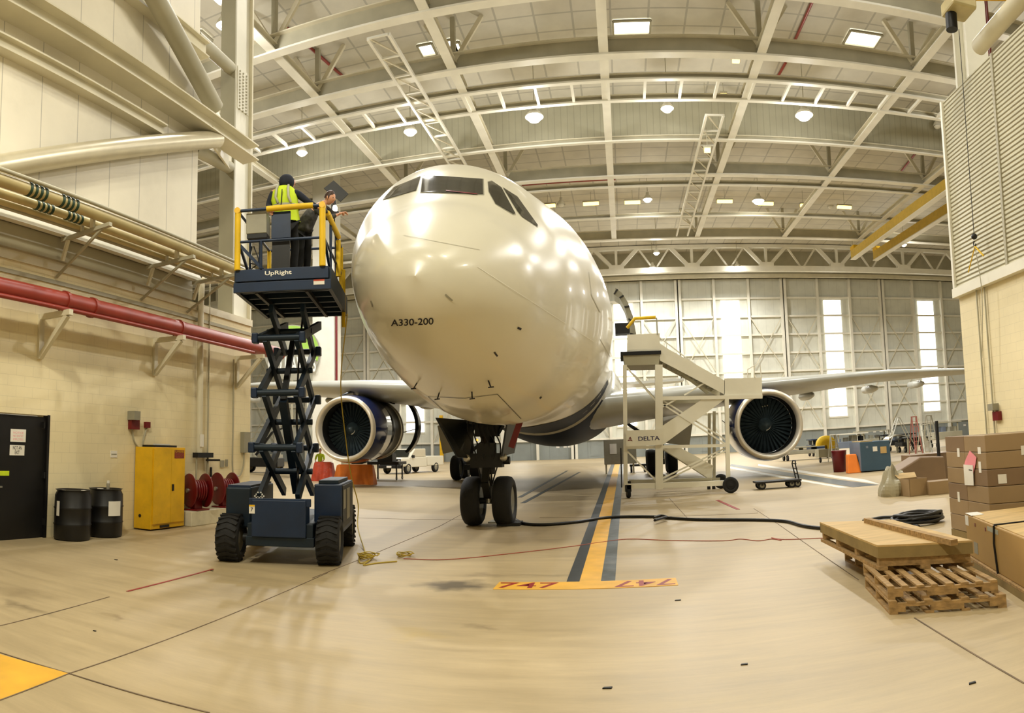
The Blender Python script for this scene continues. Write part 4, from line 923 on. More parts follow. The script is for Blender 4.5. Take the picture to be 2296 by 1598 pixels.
engine((el.x, 28.5, el.z), True, -1); engine((er.x, 28.5, er.z), False, 1)
# landing gear
def wheel(c, rad, wd, ax_, parent, name='wheel', m=M_RUB, rim=None):
    c = V(c); a = V(ax_).normalized(); h = wd / 2
    o = MB().lathe(c, a, [(-h * .8, rad * .58), (-h, rad * .66), (-h, rad * .84), (-h * .78, rad * .96), (-h * .4, rad), (h * .4, rad), (h * .78, rad * .96), (h, rad * .84), (h, rad * .66), (h * .8, rad * .58)], 36).build(name, m, parent)
    MB().lathe(c, a, [(-h * .7, 0), (-h * .7, rad * .25), (-h * .35, rad * .4), (-h * .8, rad * .58), (h * .8, rad * .58), (h * .35, rad * .4), (h * .7, rad * .25), (h * .7, 0)], 24).build('rim', rim or M_GREYBOX, o)
    return o
NG = onz(1105, 1173); gx, gy = NG.x, 15.25
g = empty('nose_gear', (gx, gy, 0)); g.parent = AIR; g.location = V((gx, gy, 0)) - AIR.location
for s_ in (-.36, .36): wheel((gx + s_, gy, .55), .55, .42, (1, 0, 0), g)
MB().cyl((gx - .45, gy, .55), (gx + .45, gy, .55), .07).build('axle', M_DARK, g)
MB().cyl((gx, gy, .5), (gx, gy, 1.25), .09).build('piston', M_CHROME, g)
MB().cyl((gx, gy, 1.15), (gx, gy, 2.7), .16).build('strut', M_DARK, g)
tq = MB(); tq.bar((gx, gy - .15, .62), (gx, gy - .42, .98), .16, .05); tq.bar((gx, gy - .42, .98), (gx, gy - .15, 1.4), .16, .05); tq.build('torque_link', M_DARK, g)
bx = MB(); bx.bb(gx - .36, gx + .36, gy - .26, gy + .05, 1.3, 1.62); bx.bb(gx - .2, gx + .2, gy - .3, gy, 1.6, 1.85); bx.bb(gx - .26, gx + .26, gy - .2, gy + .1, 2.0, 2.55); bx.cyl((gx - .5, gy, 1.45), (gx + .5, gy, 1.45), .09); bx.build('steering_unit', M_DARK, g)
for s_ in (-.42, .42): MB().lathe((gx + s_, gy - .34, 1.52), (0, 1, 0), [(0, 0), (0, .085), (.1, .06), (.12, 0)], 16).build('taxi_light', M_CHROME, g)
for (dx, dz) in ((0, 1.92),): MB().sph((gx + dx - .18, gy - .3, dz), .025).build('amber_light', M_LEDR, g)
hs = MB()
for k in range(6): x = gx - .3 + .12 * k; hs.tube(curve_pts([(x, gy - .12, 2.7), (x - .1, gy - .3, 2.2), (x + .05, gy - .28, 1.7), (gx + (.1 if k % 2 else -.12), gy - .15, .9)], 5), .018, 6)
hs.build('hydraulic_hoses', M_BLACK, g)
dg_ = MB(); dg_.bar((gx - .22, gy, 2.1), (gx - .3, gy + 1.8, 2.75), .12); dg_.bar((gx + .22, gy, 2.1), (gx + .3, gy + 1.8, 2.75), .12); dg_.build('drag_strut', M_DARK, g)
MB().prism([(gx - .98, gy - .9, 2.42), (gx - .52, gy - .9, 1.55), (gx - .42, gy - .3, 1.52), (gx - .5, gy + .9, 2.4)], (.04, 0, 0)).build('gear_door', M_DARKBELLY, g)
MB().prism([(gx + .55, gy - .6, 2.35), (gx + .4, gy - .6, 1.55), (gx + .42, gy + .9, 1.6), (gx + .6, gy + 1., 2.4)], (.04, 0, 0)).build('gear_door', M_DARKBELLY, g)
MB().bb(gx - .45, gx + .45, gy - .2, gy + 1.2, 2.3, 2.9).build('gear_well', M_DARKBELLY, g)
q0, q1 = ony(1166, 945, gy - .9), ony(1146, 1003, gy - .9)
tg = MB().bar(q0, q1, .13, .02, (0, 1, 0)).build('warning_streamer', M_REDD, g, 'red streamer with white writing hanging by the nose gear')
MB().bb(gx + .2, gx + .72, gy - .2, gy + .3, 0, .07).build('rubber_chock', M_BLACK, g)
MB().bb(gx - .12, gx + .14, gy + .4, gy + .9, 0, .03).build('chock_plate', M_CHROME, g)
# bottom white skin strip by the door
for sg, px_ in ((-1, 1054), (1, 1481)):
    Ym = 37.4; X = ony(px_, 1000, Ym).x
    m_ = empty('main_gear', (X, Ym, 0)); m_.parent = AIR; m_.location = V((X, Ym, 0)) - AIR.location
    for s_ in (-.55, .55):
        for dy in (-.95, .95): wheel((X + s_, Ym + dy, .68), .68, .5, (1, 0, 0), m_)
    MB().bar((X, Ym - 1, .7), (X, Ym + 1, .7), .3).build('bogie_beam', M_DARK, m_); MB().cyl((X, Ym, .7), (X, Ym, 3.2), .2).build('strut', M_DARK, m_); MB().bar((X, Ym, 1.5), (X - sg * 2.0, Ym, 3.0), .18).build('side_stay', M_DARK, m_)
    MB().bar((X + sg * .7, Ym, 1.6), (X + sg * 1.0, Ym, 3.2), .05, 1.8).build('gear_door', M_BELLY, m_)
# tail of belly: open passenger door
dr = empty('passenger_door', (AX(14) + 2.8, 22.6, 4.6)); dr.parent = AIR; dr.location = V((AX(14) + 2.8, 22.6, 4.6)) - AIR.location
YD = 23.4
pts = [ony(x, y, YD) for (x, y) in ((1380, 645), (1394, 656), (1408, 678), (1419, 708), (1427, 752), (1413, 748), (1409, 715), (1400, 688), (1389, 668), (1377, 660))]
MB().prism(pts, (0, 1.1, 0)).build('door_slab', M_GREYBOX, dr)
for k in range(5):
    rb = MB()
    a = pts[k].lerp(pts[k + 1], .3) if k < 4 else pts[4]; b = pts[9 - k]
    rb.bar(a + V((0, -.02, 0)), b + V((0, -.02, 0)), .05, .05)
    rb.build('door_rib', M_DARK, dr)
q = ony(1395, 735, YD); MB().box((q.x, YD + .3, q.z), (.5, .5, .38)).build('door_hinge_arm', M_DARK, dr)
# ================================================================== SCISSOR LIFT
PL, PR = onz(507, 1262), onz(735, 1270)
RZ_ = radians(17); ex = V((cos(RZ_), sin(RZ_), 0)); ey = V((-sin(RZ_), cos(RZ_), 0))
LC = (PL + PR) / 2; LC.z = 0
LIFT = empty('scissor_lift', LC, RZ_, 'dark blue scissor lift with raised platform and yellow guard rails beside the airliner nose', 'scissor lift')
def l2w(x, y, z): return LC + ex * x + ey * y + V((0, 0, z))
def w2l(p): q = V(p) - LC; return V((q.dot(ex), q.dot(ey), p[2]))
def only(px_, py_, y):      # pixel to local point on the plane local y
    d = ray(px_, py_); n_ = ey; o_ = V((0, 0, EYE)); t = ((LC + ey * y) - o_).dot(n_) / d.dot(n_); return w2l(o_ + d * t)
HWD = w2l(PR).x
for (x, y) in ((-HWD, .25), (HWD, .25), (-HWD, 2.35), (HWD, 2.35)):
    o = wheel((x, y, .36), .36, .36 if y < 1 else .3, (1, 0, 0), LIFT)
    tr = MB()
    for k in range(22):
        a = 2 * pi * k / 22
        for s_ in (-1, 1): tr.bar((x, y + cos(a) * .357, .36 + sin(a) * .357), (x + s_ * .16, y + cos(a + .16) * .357, .36 + sin(a + .16) * .357), .045, .03, (0, cos(a), sin(a)))
    tr.build('tread', M_RUB, o, None, None, None, 'stuff', local=True)
hb = HWD - .2
MB().bb(-hb + .12, hb - .02, .0, 2.7, .36, .62).build('chassis', M_NAVYD, LIFT, bevel=.01)
MB().bb(-hb + .2, hb - .12, -.06, .3, .42, .98).build('front_panel', M_NAVY, LIFT, bevel=.015)
MB().bb(-hb + .15, hb - .05, -.03, .02, .88, 1.0).build('front_rail', M_NAVY, LIFT, bevel=.008)
MB().bb(-hb + .1, hb, -.02, .28, .28, .42).build('front_bumper', M_NAVYD, LIFT, bevel=.01)
a = only(512, 1105, .5); b = only(775, 1102, .5)
MB().bb(a.x, a.x + .42, .35, 2.0, .5, 1.14).build('left_module', M_NAVYD, LIFT, bevel=.03)
MB().bb(a.x + .02, a.x + .40, .4, 1.9, 1.14, 1.17).build('module_lid', M_NAVY, LIFT)
MB().bb(HWD - .28, HWD + .16, .48, 2.1, .42, 1.2).build('right_module', M_NAVY, LIFT, bevel=.02)
MB().bb(HWD - .22, HWD + .1, .55, 1.9, 1.2, 1.26).build('module_lid', M_NAVYD, LIFT, bevel=.01)
sp_ = MB().bb(HWD + .16, HWD + .17, .55, 2.05, .5, 1.17).build('side_cover', M_DARK, LIFT)
MB().bb(HWD + .17, HWD + .176, .62, .9, .8, 1.1).build('side_label', M_GREYBOX, sp_); MB().bb(HWD + .17, HWD + .176, 1.1, 1.5, .6, 1.1).build('side_label', M_GREYBOX, sp_)
for x in (-hb + .1, hb - .05): MB().cyl((x - .1, .25, .36), (x + .1, .25, .36), .07).build('axle_hub', M_DARK, LIFT)
# stickers
ck = MB(); c0 = only(581, 1114, .33)
rows = ['.XX.XX.', 'XXXXXXX', 'XXXXXXX', '.XXXXX.', '..XXX..', '...X...']
for j, rw in enumerate(rows):
    for i, chh in enumerate(rw):
        if chh == 'X' and (i + j) % 2 == 0: ck.cyl((c0.x + (i - 3) * .024, .338, c0.z + (2.5 - j) * .028), (c0.x + (i - 3) * .024, .345, c0.z + (2.5 - j) * .028), .014, n=8)
ck.build('checker_sticker', M_WHITE, LIFT)
c1 = only(565, 1141, -.06); pl_ = MB().bb(c1.x - .045, c1.x + .045, -.068, -.06, c1.z - .065, c1.z + .065).build('number_sticker', M_WHITE, LIFT)
MB().bb(c1.x - .045, c1.x + .045, -.07, -.066, c1.z + .04, c1.z + .065).build('sticker_band', M_YEL, pl_)
t = MB(); text_on(t, '7', (c1.x - .02, -.069, c1.z - .035), (1, 0, 0), (0, 0, 1), .04, .06, .001, .01); t.build('digit', M_INK, pl_)
# scissor pack
nd = [only(x, y, .35).z for x, y in ((620, 1085), (624, 1003), (626, 880), (625, 757))]
zN = [.98, nd[1], nd[2], nd[3], 4.02]
xl_, xr_ = only(583, 880, .35).x, only(668, 880, .35).x
yF, yR = .35, 1.98
LEAN = [0, only(577, 1003, .35).x - xl_, 0, only(585, 755, .35).x - xl_, .1]
for i in range(4):
    z0, z1 = zN[i], zN[i + 1]; l0, l1 = LEAN[i], LEAN[i + 1]
    for k, x in enumerate((xl_, xr_)):
        o_ = .05 if k == 0 else -.05
        MB().bar((x + l0, yF, z0), (x + l1, yR, z1), .07, .15, (0, -1, 1)).build('scissor_arm', M_NAVYD, LIFT)
        MB().bar((x + o_ + l0 + .02, yR, z0), (x + o_ + l1 + .02, yF, z1), .07, .15, (0, 1, 1)).build('scissor_arm', M_NAVYD, LIFT)
    zm = (z0 + z1) / 2
    MB().cyl((xl_ - .08, (yF + yR) / 2, zm), (xr_ + .1, (yF + yR) / 2, zm), .05, n=12).build('pivot_tube', M_NAVYD, LIFT)
for i in range(1, 4):
    for y, nn_ in ((yF, 'front'), (yR, 'rear')):
        MB().cyl((xl_ - .1 + LEAN[i], y, zN[i]), (xr_ + .1 + LEAN[i], y, zN[i]), .055, n=12).build('cross_tube', M_NAVYD, LIFT)
        for x in (xl_ - .09, xr_ + .07): MB().box((x + LEAN[i], y, zN[i]), (.1, .16, .17)).build('pivot_block', M_NAVY, LIFT, bevel=.02)
MB().bar((0, yR - .3, 1.0), ((xl_ + xr_) / 2, yF + .35, zN[2] - .1), .13, .13).build('hydraulic_cylinder', M_NAVYD, LIFT)
MB().bar(((xl_ + xr_) / 2, yF + .35, zN[2] - .1), ((xl_ + xr_) / 2, yR - .4, zN[3] + .2), .09).build('hydraulic_rod', M_DARK, LIFT)
cb = MB(); cb.tube(curve_pts([(xr_ - .05, .6, 1.0), (xr_ - .1, .9, 1.4), (xr_ - .02, .5, 1.75), (xr_ - .12, .9, 2.2), (xr_ - .04, .5, 2.6), (xr_ - .1, .9, 3.0), (xr_, .5, 3.4), (xr_, .8, 4.0)], 6), .018, 6); cb.build('cable', M_BLACK, LIFT)
# platform
yP0 = -.05; yP1 = 2.25
A = only(523, 655, yP0); B_ = only(742, 648, yP0); Z0 = (A.z + B_.z) / 2; ZD = only(632, 600, yP0).z; x0, x1 = A.x, B_.x
zm = only(632, 628, yP0).z
MB().bb(x0, x1, yP0, yP0 + .06, Z0, zm - .01).build('lower_front_beam', M_NAVY, LIFT, bevel=.006)
MB().bb(x0 + .03, x1 - .04, yP0 - .0, yP0 + .05, zm + .01, ZD).build('upper_front_beam', M_NAVY, LIFT, bevel=.006)
MB().bb(x0, x0 + .06, yP0 + .06, yP1, Z0 + .02, ZD).build('side_beam', M_NAVYD, LIFT); MB().bb(x1 - .06, x1, yP0 + .06, yP1, Z0 + .02, ZD).build('side_beam', M_NAVYD, LIFT)
MB().bb(x0, x1, yP1 - .06, yP1, Z0 + .02, ZD).build('rear_beam', M_NAVYD, LIFT)
MB().bb(x0 + .05, x1 - .05, yP0 + .04, yP1 - .04, ZD - .1, ZD - .06).build('deck', M_NAVYD, LIFT)
for k in range(5): y = .25 + k * .42; MB().bb(x0 + .06, x1 - .06, y, y + .06, Z0 + .05, ZD - .1).build('deck_rib', M_NAVYD, LIFT)
for x in (x0 + .35, x1 - .4): MB().bar((x, yP0 + .1, Z0 + .03), (x + .02, yP1 - .1, Z0 + .03), .05, .08).build('slide_rail', M_DARK, LIFT)
qs = only(716, 632, yP0); st_ = MB().bb(qs.x - .09, qs.x + .08, yP0 - .005, yP0, qs.z - .04, qs.z + .04).build('warning_sticker', M_WHITE, LIFT)
MB().bb(qs.x - .09, qs.x + .08, yP0 - .007, yP0 - .004, qs.z + .015, qs.z + .04).build('sticker_band', M_ORANGER, st_)
a = only(594, 615, yP0); b = only(654, 600, yP0)
t = MB(); text_on(t, 'UpRight', (a.x, yP0 - .001, a.z - .035), (1, 0, 0), (0, 0, 1), b.x - a.x, b.z - a.z + .0, .003, .02); t.build('brand_lettering', M_WHITE, LIFT)
# guard rails
zt2 = only(630, 466, yP0).z; zmid = only(630, 537, yP0).z
xp0, xp1 = only(533, 530, yP0).x, only(723, 530, yP0).x
def foam(a, b, r_=.045, nm='yellow_padding'): return MB().cyl(a, b, r_, n=12).build(nm, M_YELF, LIFT)
for x in (xp0, xp1): foam((x, yP0, ZD), (x, yP0, zt2), .05); MB().cyl((x, yP0 - .05, zt2 + .0), (x, yP0 + .06, zt2), .05, n=12).build('rail_socket', M_YEL, LIFT)
a = only(598, 468, yP0); b = only(702, 462, yP0)
MB().cyl((xp0, yP0, zt2 + .0), (xp1, yP0, zt2), .025, n=10).build('top_rail', M_NAVY, LIFT); foam((a.x, yP0, zt2), (b.x, yP0, zt2 + .01), .045)
MB().cyl((xp0, yP0, zmid), (xp1, yP0, zmid), .022, n=10).build('middle_rail', M_NAVY, LIFT)
x45 = only(588, 590, yP0).x
MB().bar((xp0 + .04, yP0 + .02, zmid - .05), (x45, yP0 + .02, ZD), .05).build('rail_brace', M_NAVY, LIFT)
MB().cyl((x45 - .02, yP0, ZD), (x45 - .02, yP0, zmid), .022).build('rail_post', M_NAVY, LIFT)
yB2 = 2.2
for x, s_ in ((xp0, 0), (xp1 + .02, 1)):
    MB().cyl((x, yP0, zt2), (x, yB2, zt2), .024).build('top_rail', M_NAVY, LIFT); MB().cyl((x, yP0, zmid), (x, yB2, zmid), .022).build('middle_rail', M_NAVY, LIFT)
    for y in (.75, 1.45): MB().cyl((x, y, ZD), (x, y, zt2), .022).build('rail_post', M_NAVY, LIFT)
    foam((x, yB2, ZD - .0), (x, yB2, zt2), .04)
    MB().bar((x, yP0 + .1, zmid), (x, .8, ZD + .05), .04).build('rail_brace', M_NAVY, LIFT)
MB().cyl((xp0, yB2, zt2), (xp1, yB2, zt2), .024).build('top_rail', M_NAVY, LIFT); MB().cyl((xp0, yB2, zmid), (xp1, yB2, zmid), .022).build('middle_rail', M_NAVY, LIFT)
foam((xp1 - .5, yB2, zmid + .02), (xp1 - .05, yB2, zmid + .02), .035)
foam((xp1 + .04, .25, zt2 - .02), (xp1 + .06, 1.5, zt2 - .02), .045)
foam((xp1 + .06, 1.45, zt2 - .75), (xp1 + .06, 1.45, zt2 - .1), .045); foam((xp1 + .1, 1.9, Z0 - .25), (xp1 + .1, 1.9, zmid), .035)
a = only(555, 485, yP0 + .12); b = only(600, 522, yP0 + .12)
MB().bb(a.x, b.x, yP0 + .04, yP0 + .3, b.z - .02, a.z + .02).build('control_box', M_GREYBOX, LIFT, bevel=.01); MB().bb(a.x + .01, b.x, yP0 + .05, yP0 + .28, b.z - .09, b.z - .02).build('box_tray', M_DARK, LIFT)
a = only(609, 476, yP0 + .05); b = only(651, 532, yP0 + .05)
MB().bb(a.x, b.x, yP0 + .04, yP0 + .08, b.z, a.z).build('blue_panel', M_NAVY, LIFT); MB().bb(a.x + .01, b.x - .01, yP0 + .05, yP0 + .09, ZD, b.z).build('lower_dark_panel', M_BLACK, LIFT)
wr_ = MB(); wr_.tube(curve_pts([(a.x - .3, yP0 + .1, zmid - .05), (a.x - .22, yP0 + .1, zmid - .3), (a.x - .35, yP0 + .1, ZD + .02)], 6), .01, 5); wr_.tube(curve_pts([(a.x - .33, yP0 + .1, zmid - .05), (a.x - .36, yP0 + .1, zmid - .3), (a.x - .2, yP0 + .1, ZD + .1)], 6), .01, 5); wr_.build('control_wires', M_BLACK, LIFT)
# ------------------------------------------------------------------ people
def skinobj(name, chains, m, parent, root=0, sub=2, local=False):
    """chains: lists of (x,y,z,rx[,ry]) joined at equal points"""
    bm = bmesh.new(); lay = bm.verts.layers.skin.verify(); key = {}; first = None
    for ch in chains:
        pv = None
        for p in ch:
            k = (round(p[0], 4), round(p[1], 4), round(p[2], 4)); v = key.get(k)
            if v is None:
                v = bm.verts.new(p[:3]); v[lay].radius = (p[3], p[4] if len(p) > 4 else p[3]); key[k] = v
                if first is None: first = v; v[lay].use_root = True
            if pv is not None and pv is not v and bm.edges.get((pv, v)) is None: bm.edges.new((pv, v))
            pv = v
    off = V((0, 0, 0)) if local else wloc(parent)
    for v in bm.verts: v.co -= off
    me = bpy.data.meshes.new(name); bm.to_mesh(me); bm.free(); me.materials.append(m)
    o = bpy.data.objects.new(name, me); COL.objects.link(o); o.parent = parent
    s1 = o.modifiers.new('skin', 'SKIN'); s1.use_smooth_shade = True; s1.branch_smoothing = .6
    s2 = o.modifiers.new('sub', 'SUBSURF'); s2.levels = sub; s2.render_levels = sub
    return o
import bmesh
def W(x, y, z): q = l2w(x, y, z); return (q.x, q.y, q.z)
def hand(wrist, tip_dir, palm_n, sc=1.):
    """five bent fingers leaving the palm; returns skin chains in world space"""
    w_ = V(wrist); t = V(tip_dir).normalized(); n_ = V(palm_n).normalized(); s_ = t.cross(n_).normalized(); out = []
    pc = w_ + t * .055 * sc; out.append([(*w_, .026 * sc, .02 * sc), (*pc, .036 * sc, .018 * sc)])
    for k, ln in enumerate((.072, .08, .074, .058)):
        b = pc + s_ * (.028 - .019 * k) * sc + t * .028 * sc; c = b + t * ln * .45 * sc - n_ * .006; d = c + t * ln * .25 * sc - n_ * ln * .38 * sc; e = d - n_ * ln * .25 * sc - t * .004
        out.append([(*pc, .036 * sc, .018 * sc), (*b, .0105 * sc), (*c, .0095 * sc), (*d, .009 * sc), (*e, .0075 * sc)])
    tb = w_ + s_ * .03 * sc + t * .03 * sc; tc = tb + s_ * .03 * sc + t * .03 * sc - n_ * .01; td = tc + t * .028 * sc - n_ * .014 * sc
    out.append([(*pc, .036 * sc, .018 * sc), (*tb, .013 * sc), (*tc, .011 * sc), (*td, .009 * sc)])
    return out
def head(c, fwd, parent, haircol, hair_z=.02, hood=None):
    """face, nose, ears, eyes and hair around head centre c looking along fwd"""
    f = V(fwd).normalized(); s_ = f.cross(V((0, 0, 1))).normalized(); u = s_.cross(f); c = V(c)
    mb = MB(); vs = []; n, m = 20, 14
    for i in range(m + 1):
        p = pi * i / m
        for k in range(n):
            a = 2 * pi * k / n; x, y, z = sin(p) * cos(a), sin(p) * sin(a), cos(p)
            wd = .074 * (1 - .22 * max(0, -z)); dp = .092 * (1 + .06 * max(0, x)) * (1 - .12 * max(0, -z) * (1 if x < 0 else .2)); q = c + f * x * dp + s_ * y * wd + u * z * .118
            if x > .93 and -.3 < z < .1: q += f * .016
            vs.append(q)
    fs = [(i * n + k, (i + 1) * n + k, (i + 1) * n + (k + 1) % n, i * n + (k + 1) % n) for i in range(m) for k in range(n)]
    mb.add(vs, fs, True)
    mb.add([c + f * .09 + u * .012, c + f * .122 - u * .03, c + f * .088 - u * .034 + s_ * .017, c + f * .088 - u * .034 - s_ * .017], [(0, 1, 2), (0, 3, 1), (1, 3, 2)], True)
    for sg in (-1, 1): mb.sph(c + s_ * (.077 * sg) - u * .01, .026, 8, 6, (.6, .6, 1.2))
    hd_ = mb.build('head', M_SKIN, parent)
    for sg in (-1, 1): MB().sph(c + f * .083 + s_ * (.03 * sg) + u * .012, .011, 8, 6).build('eye', M_INK, hd_)
    MB().bar(c + f * .089 - u * .062 - s_ * .022, c + f * .089 - u * .062 + s_ * .022, .008, .006).build('mouth', M_ORANGER, hd_)
    hm = MB(); vs = []
    for i in range(9):
        p = (pi * .56) * i / 8
        for k in range(n):
            a = 2 * pi * k / n; x, y, z = sin(p) * cos(a), sin(p) * sin(a), cos(p); pull = .028 if x > .3 and z < .45 else 0
            vs.append(c - f * .012 + f * x * (.1 - pull) + s_ * y * .086 + u * (z * .13 + .004) + V((random.uniform(-.004, .004),) * 3))
    hm.add(vs, [(i * n + k, (i + 1) * n + k, (i + 1) * n + (k + 1) % n, i * n + (k + 1) % n) for i in range(8) for k in range(n)], True)
    hm.build('hair', haircol, hd_)
    return hd_
def person(loc, lab): return empty('person', loc, 0, lab, 'person')
# person one: back to the camera, leaning right, yellow vest
yb1 = .45
def L1(px_, py_, y): q = only(px_, py_, y); return V((q.x, q.y, q.z))
ft = L1(632, 606, yb1); zf = ZD - .06
p1 = person(V(W(ft.x + .1, yb1, zf)), 'person with back turned, in yellow hi-vis vest and dark clothes on the lift platform')
hipz = zf + .88
def C(px_, y, z, *r_): q = only(px_, 500, y); w_ = l2w(q.x, y, z); return (w_.x, w_.y, w_.z, *r_)
def PXL(px_, py_, y, *r_): q = only(px_, py_, y); w_ = l2w(q.x, y, q.z); return (w_.x, w_.y, w_.z, *r_)
hip = PXL(646, 500, yb1, .15, .12); wst = PXL(643, 478, yb1, .145, .12); chs = PXL(638, 450, yb1 - .02, .165, .13); upc = PXL(638, 430, yb1, .15, .12); nek = PXL(642, 421, yb1, .062)
hdc = V(PXL(648, 408, yb1 + .02))
shl, shr = PXL(612, 432, yb1, .075), PXL(666, 433, yb1, .075)
ell, elr = PXL(602, 462, yb1 - .02, .055), PXL(690, 452, yb1 + .05, .055)
wrl, wrr = PXL(608, 472, yb1 - .36, .036), PXL(714, 466, yb1 + .1, .036)
kl, kr = PXL(630, 552, yb1 + .02, .075), PXL(662, 552, yb1 + .05, .075)
al, ar = C(628, yb1, zf + .09, .05), C(657, yb1 + .05, zf + .09, .05)
hl, hr = PXL(634, 508, yb1, .095), PXL(656, 508, yb1 + .02, .095)
neck_top = (hdc.x, hdc.y, hdc.z - .06, .055)
arms_h = hand(wrl[:3], (V(ell[:3]) - V(wrl[:3])) * -1, (0, 0, 1)) + hand(wrr[:3], V(wrr[:3]) - V(elr[:3]), (0, 0, 1))
skinobj('body', [[hip[:3] + (.13,), wst[:3] + (.12,), chs[:3] + (.14,), upc[:3] + (.11,), nek, neck_top], [upc[:3] + (.11,), shl[:3] + (.06,), ell[:3] + (.042,), wrl[:3] + (.028,)], [upc[:3] + (.11,), shr[:3] + (.06,), elr[:3] + (.042,), wrr[:3] + (.028,)], [hip[:3] + (.13,), hl[:3] + (.08,), kl[:3] + (.06,), al[:3] + (.04,)], [hip[:3] + (.13,), hr[:3] + (.08,), kr[:3] + (.06,), ar[:3] + (.04,)]] + arms_h, M_SKIN, p1)
skinobj('dark_hooded_jacket', [[(hip[0], hip[1], hip[2] - .08, .16, .14), hip, wst, chs, upc, nek[:3] + (.085,)], [upc, shl, ell, wrl[:3] + (.044,)], [upc, shr, elr, wrr[:3] + (.044,)]], M_NAVCL, p1)
skinobj('trousers', [[hip[:3] + (.155, .125), hl, kl, al[:3] + (.068,)], [hip[:3] + (.155, .125), hr, kr, ar[:3] + (.068,)]], M_BLKCL, p1)
def ring(c, rx, ry, d, n=24, tw=0): return [(c[0] + ex.x * cos(a) * rx + ey.x * sin(a) * ry, c[1] + ex.y * cos(a) * rx + ey.y * sin(a) * ry, c[2] + d) for a in [2 * pi * k / n for k in range(n)]]
def torso_shell(name, m, parent, rows, wid=1.):
    mb = MB(); n = 24; vs = []
    for (c, rx, ry) in rows: vs += ring(c, rx, ry, 0, n)
    mb.add(vs, [(i * n + k, i * n + (k + 1) % n, (i + 1) * n + (k + 1) % n, (i + 1) * n + k) for i in range(len(rows) - 1) for k in range(n)], True); return mb.build(name, m, parent)
rows = [(hip[:3], .205, .165), (wst[:3], .2, .165), (chs[:3], .225, .18), (upc[:3], .2, .165), ((upc[0], upc[1], upc[2] + .07), .13, .12)]
vest = torso_shell('hi_vis_vest', M_HIVIS, p1, rows)
def band(c0_, c1_, t0, t1, rx, ry, name): 
    a = V(c0_).lerp(V(c1_), t0); b = V(c0_).lerp(V(c1_), t1); return torso_shell(name, M_REFL, vest, [(a, rx, ry), (b, rx, ry)])
band(wst[:3], chs[:3], .25, .55, .225, .186, 'reflective_band')
for dx in (-.11, .1):
    st_ = MB(); st_.tube([V(wst[:3]) + ex * dx - ey * .175 + V((0, 0, .12)), V(chs[:3]) + ex * dx - ey * .19, V(upc[:3]) + ex * dx * .9 - ey * .165, V(upc[:3]) + ex * dx * .8 - ey * .06 + V((0, 0, .1))], .022, 6); st_.build('reflective_strap', M_REFL, vest)
cd_ = MB(); cd_.tube([V(chs[:3]) + ex * .0 - ey * .2 + V((0, 0, .12)), V(wst[:3]) - ex * .06 - ey * .2], .008, 6); cd_.build('shoulder_cord', M_INK, vest)
head(hdc, ex * .9 + ey * .5 + V((0, 0, .35)), p1, M_NAVCL)
hm = MB(); hm.sph((hdc.x - ex.x * .035 - ey.x * .03, hdc.y - ex.y * .035 - ey.y * .03, hdc.z - .01), .13, 18, 12, (1, 1, 1)); hm.build('hood', M_NAVCL, p1)
def shoe(a, fwd, parent, m=M_BLACK):
    f = V(fwd).normalized(); c = V(a[:3]); c.z = zf
    mb = MB(); s_ = f.cross(V((0, 0, 1))); vs = []; pr = [(-.09, .035, .09), (-.05, .042, .1), (.03, .045, .085), (.1, .05, .055), (.16, .042, .045), (.185, .02, .03)]
    for (t, wd, h) in pr: vs += [c + f * t + s_ * wd, c + f * t + s_ * wd + V((0, 0, h * .6)), c + f * t + s_ * wd * .5 + V((0, 0, h)), c + f * t - s_ * wd * .5 + V((0, 0, h)), c + f * t - s_ * wd + V((0, 0, h * .6)), c + f * t - s_ * wd]
    fs = [(i * 6 + k, i * 6 + (k + 1) % 6, (i + 1) * 6 + (k + 1) % 6, (i + 1) * 6 + k) for i in range(5) for k in range(6)] + [tuple(range(6))[::-1], tuple(range(30, 36))]
    mb.add(vs, fs, True); return mb.build('shoe', m, parent)
shoe(al, ey, p1); shoe(ar, ey + ex * .2, p1)
# person two: leaning forward toward the aircraft, brown hair, grey jacket
yb2 = 1.0
p2 = person(V(W(only(680, 596, yb2).x, yb2, zf)), 'person in grey plaid jacket and dark trousers leaning forward on the lift platform')
hip = PXL(682, 512, yb2, .14, .12); wst = PXL(690, 494, yb2, .14, .12); chs = PXL(703, 474, yb2, .15, .13); upc = PXL(716, 460, yb2, .13, .11); nek = PXL(726, 455, yb2, .055)
hdc = V(PXL(740, 444, yb2 + .0)); neck_top = (hdc.x - .03, hdc.y, hdc.z - .05, .05)
shl, shr = PXL(712, 470, yb2 - .18, .07), PXL(722, 462, yb2 + .18, .07)
ell, elr = PXL(733, 490, yb2 - .15, .052), PXL(748, 480, yb2 + .2, .052)
wrl, wrr = PXL(755, 482, yb2 - .1, .034), PXL(762, 478, yb2 + .2, .034)
hl, hr = PXL(676, 520, yb2, .09), PXL(688, 520, yb2 + .05, .09); kl, kr = PXL(674, 558, yb2, .07), PXL(690, 560, yb2 + .1, .07); al, ar = C(670, yb2, zf + .09, .048), C(686, yb2 + .1, zf + .09, .048)
arms_h = hand(wrl[:3], V(wrl[:3]) - V(ell[:3]), (0, 0, 1)) + hand(wrr[:3], V(wrr[:3]) - V(elr[:3]), (0, 0, 1))
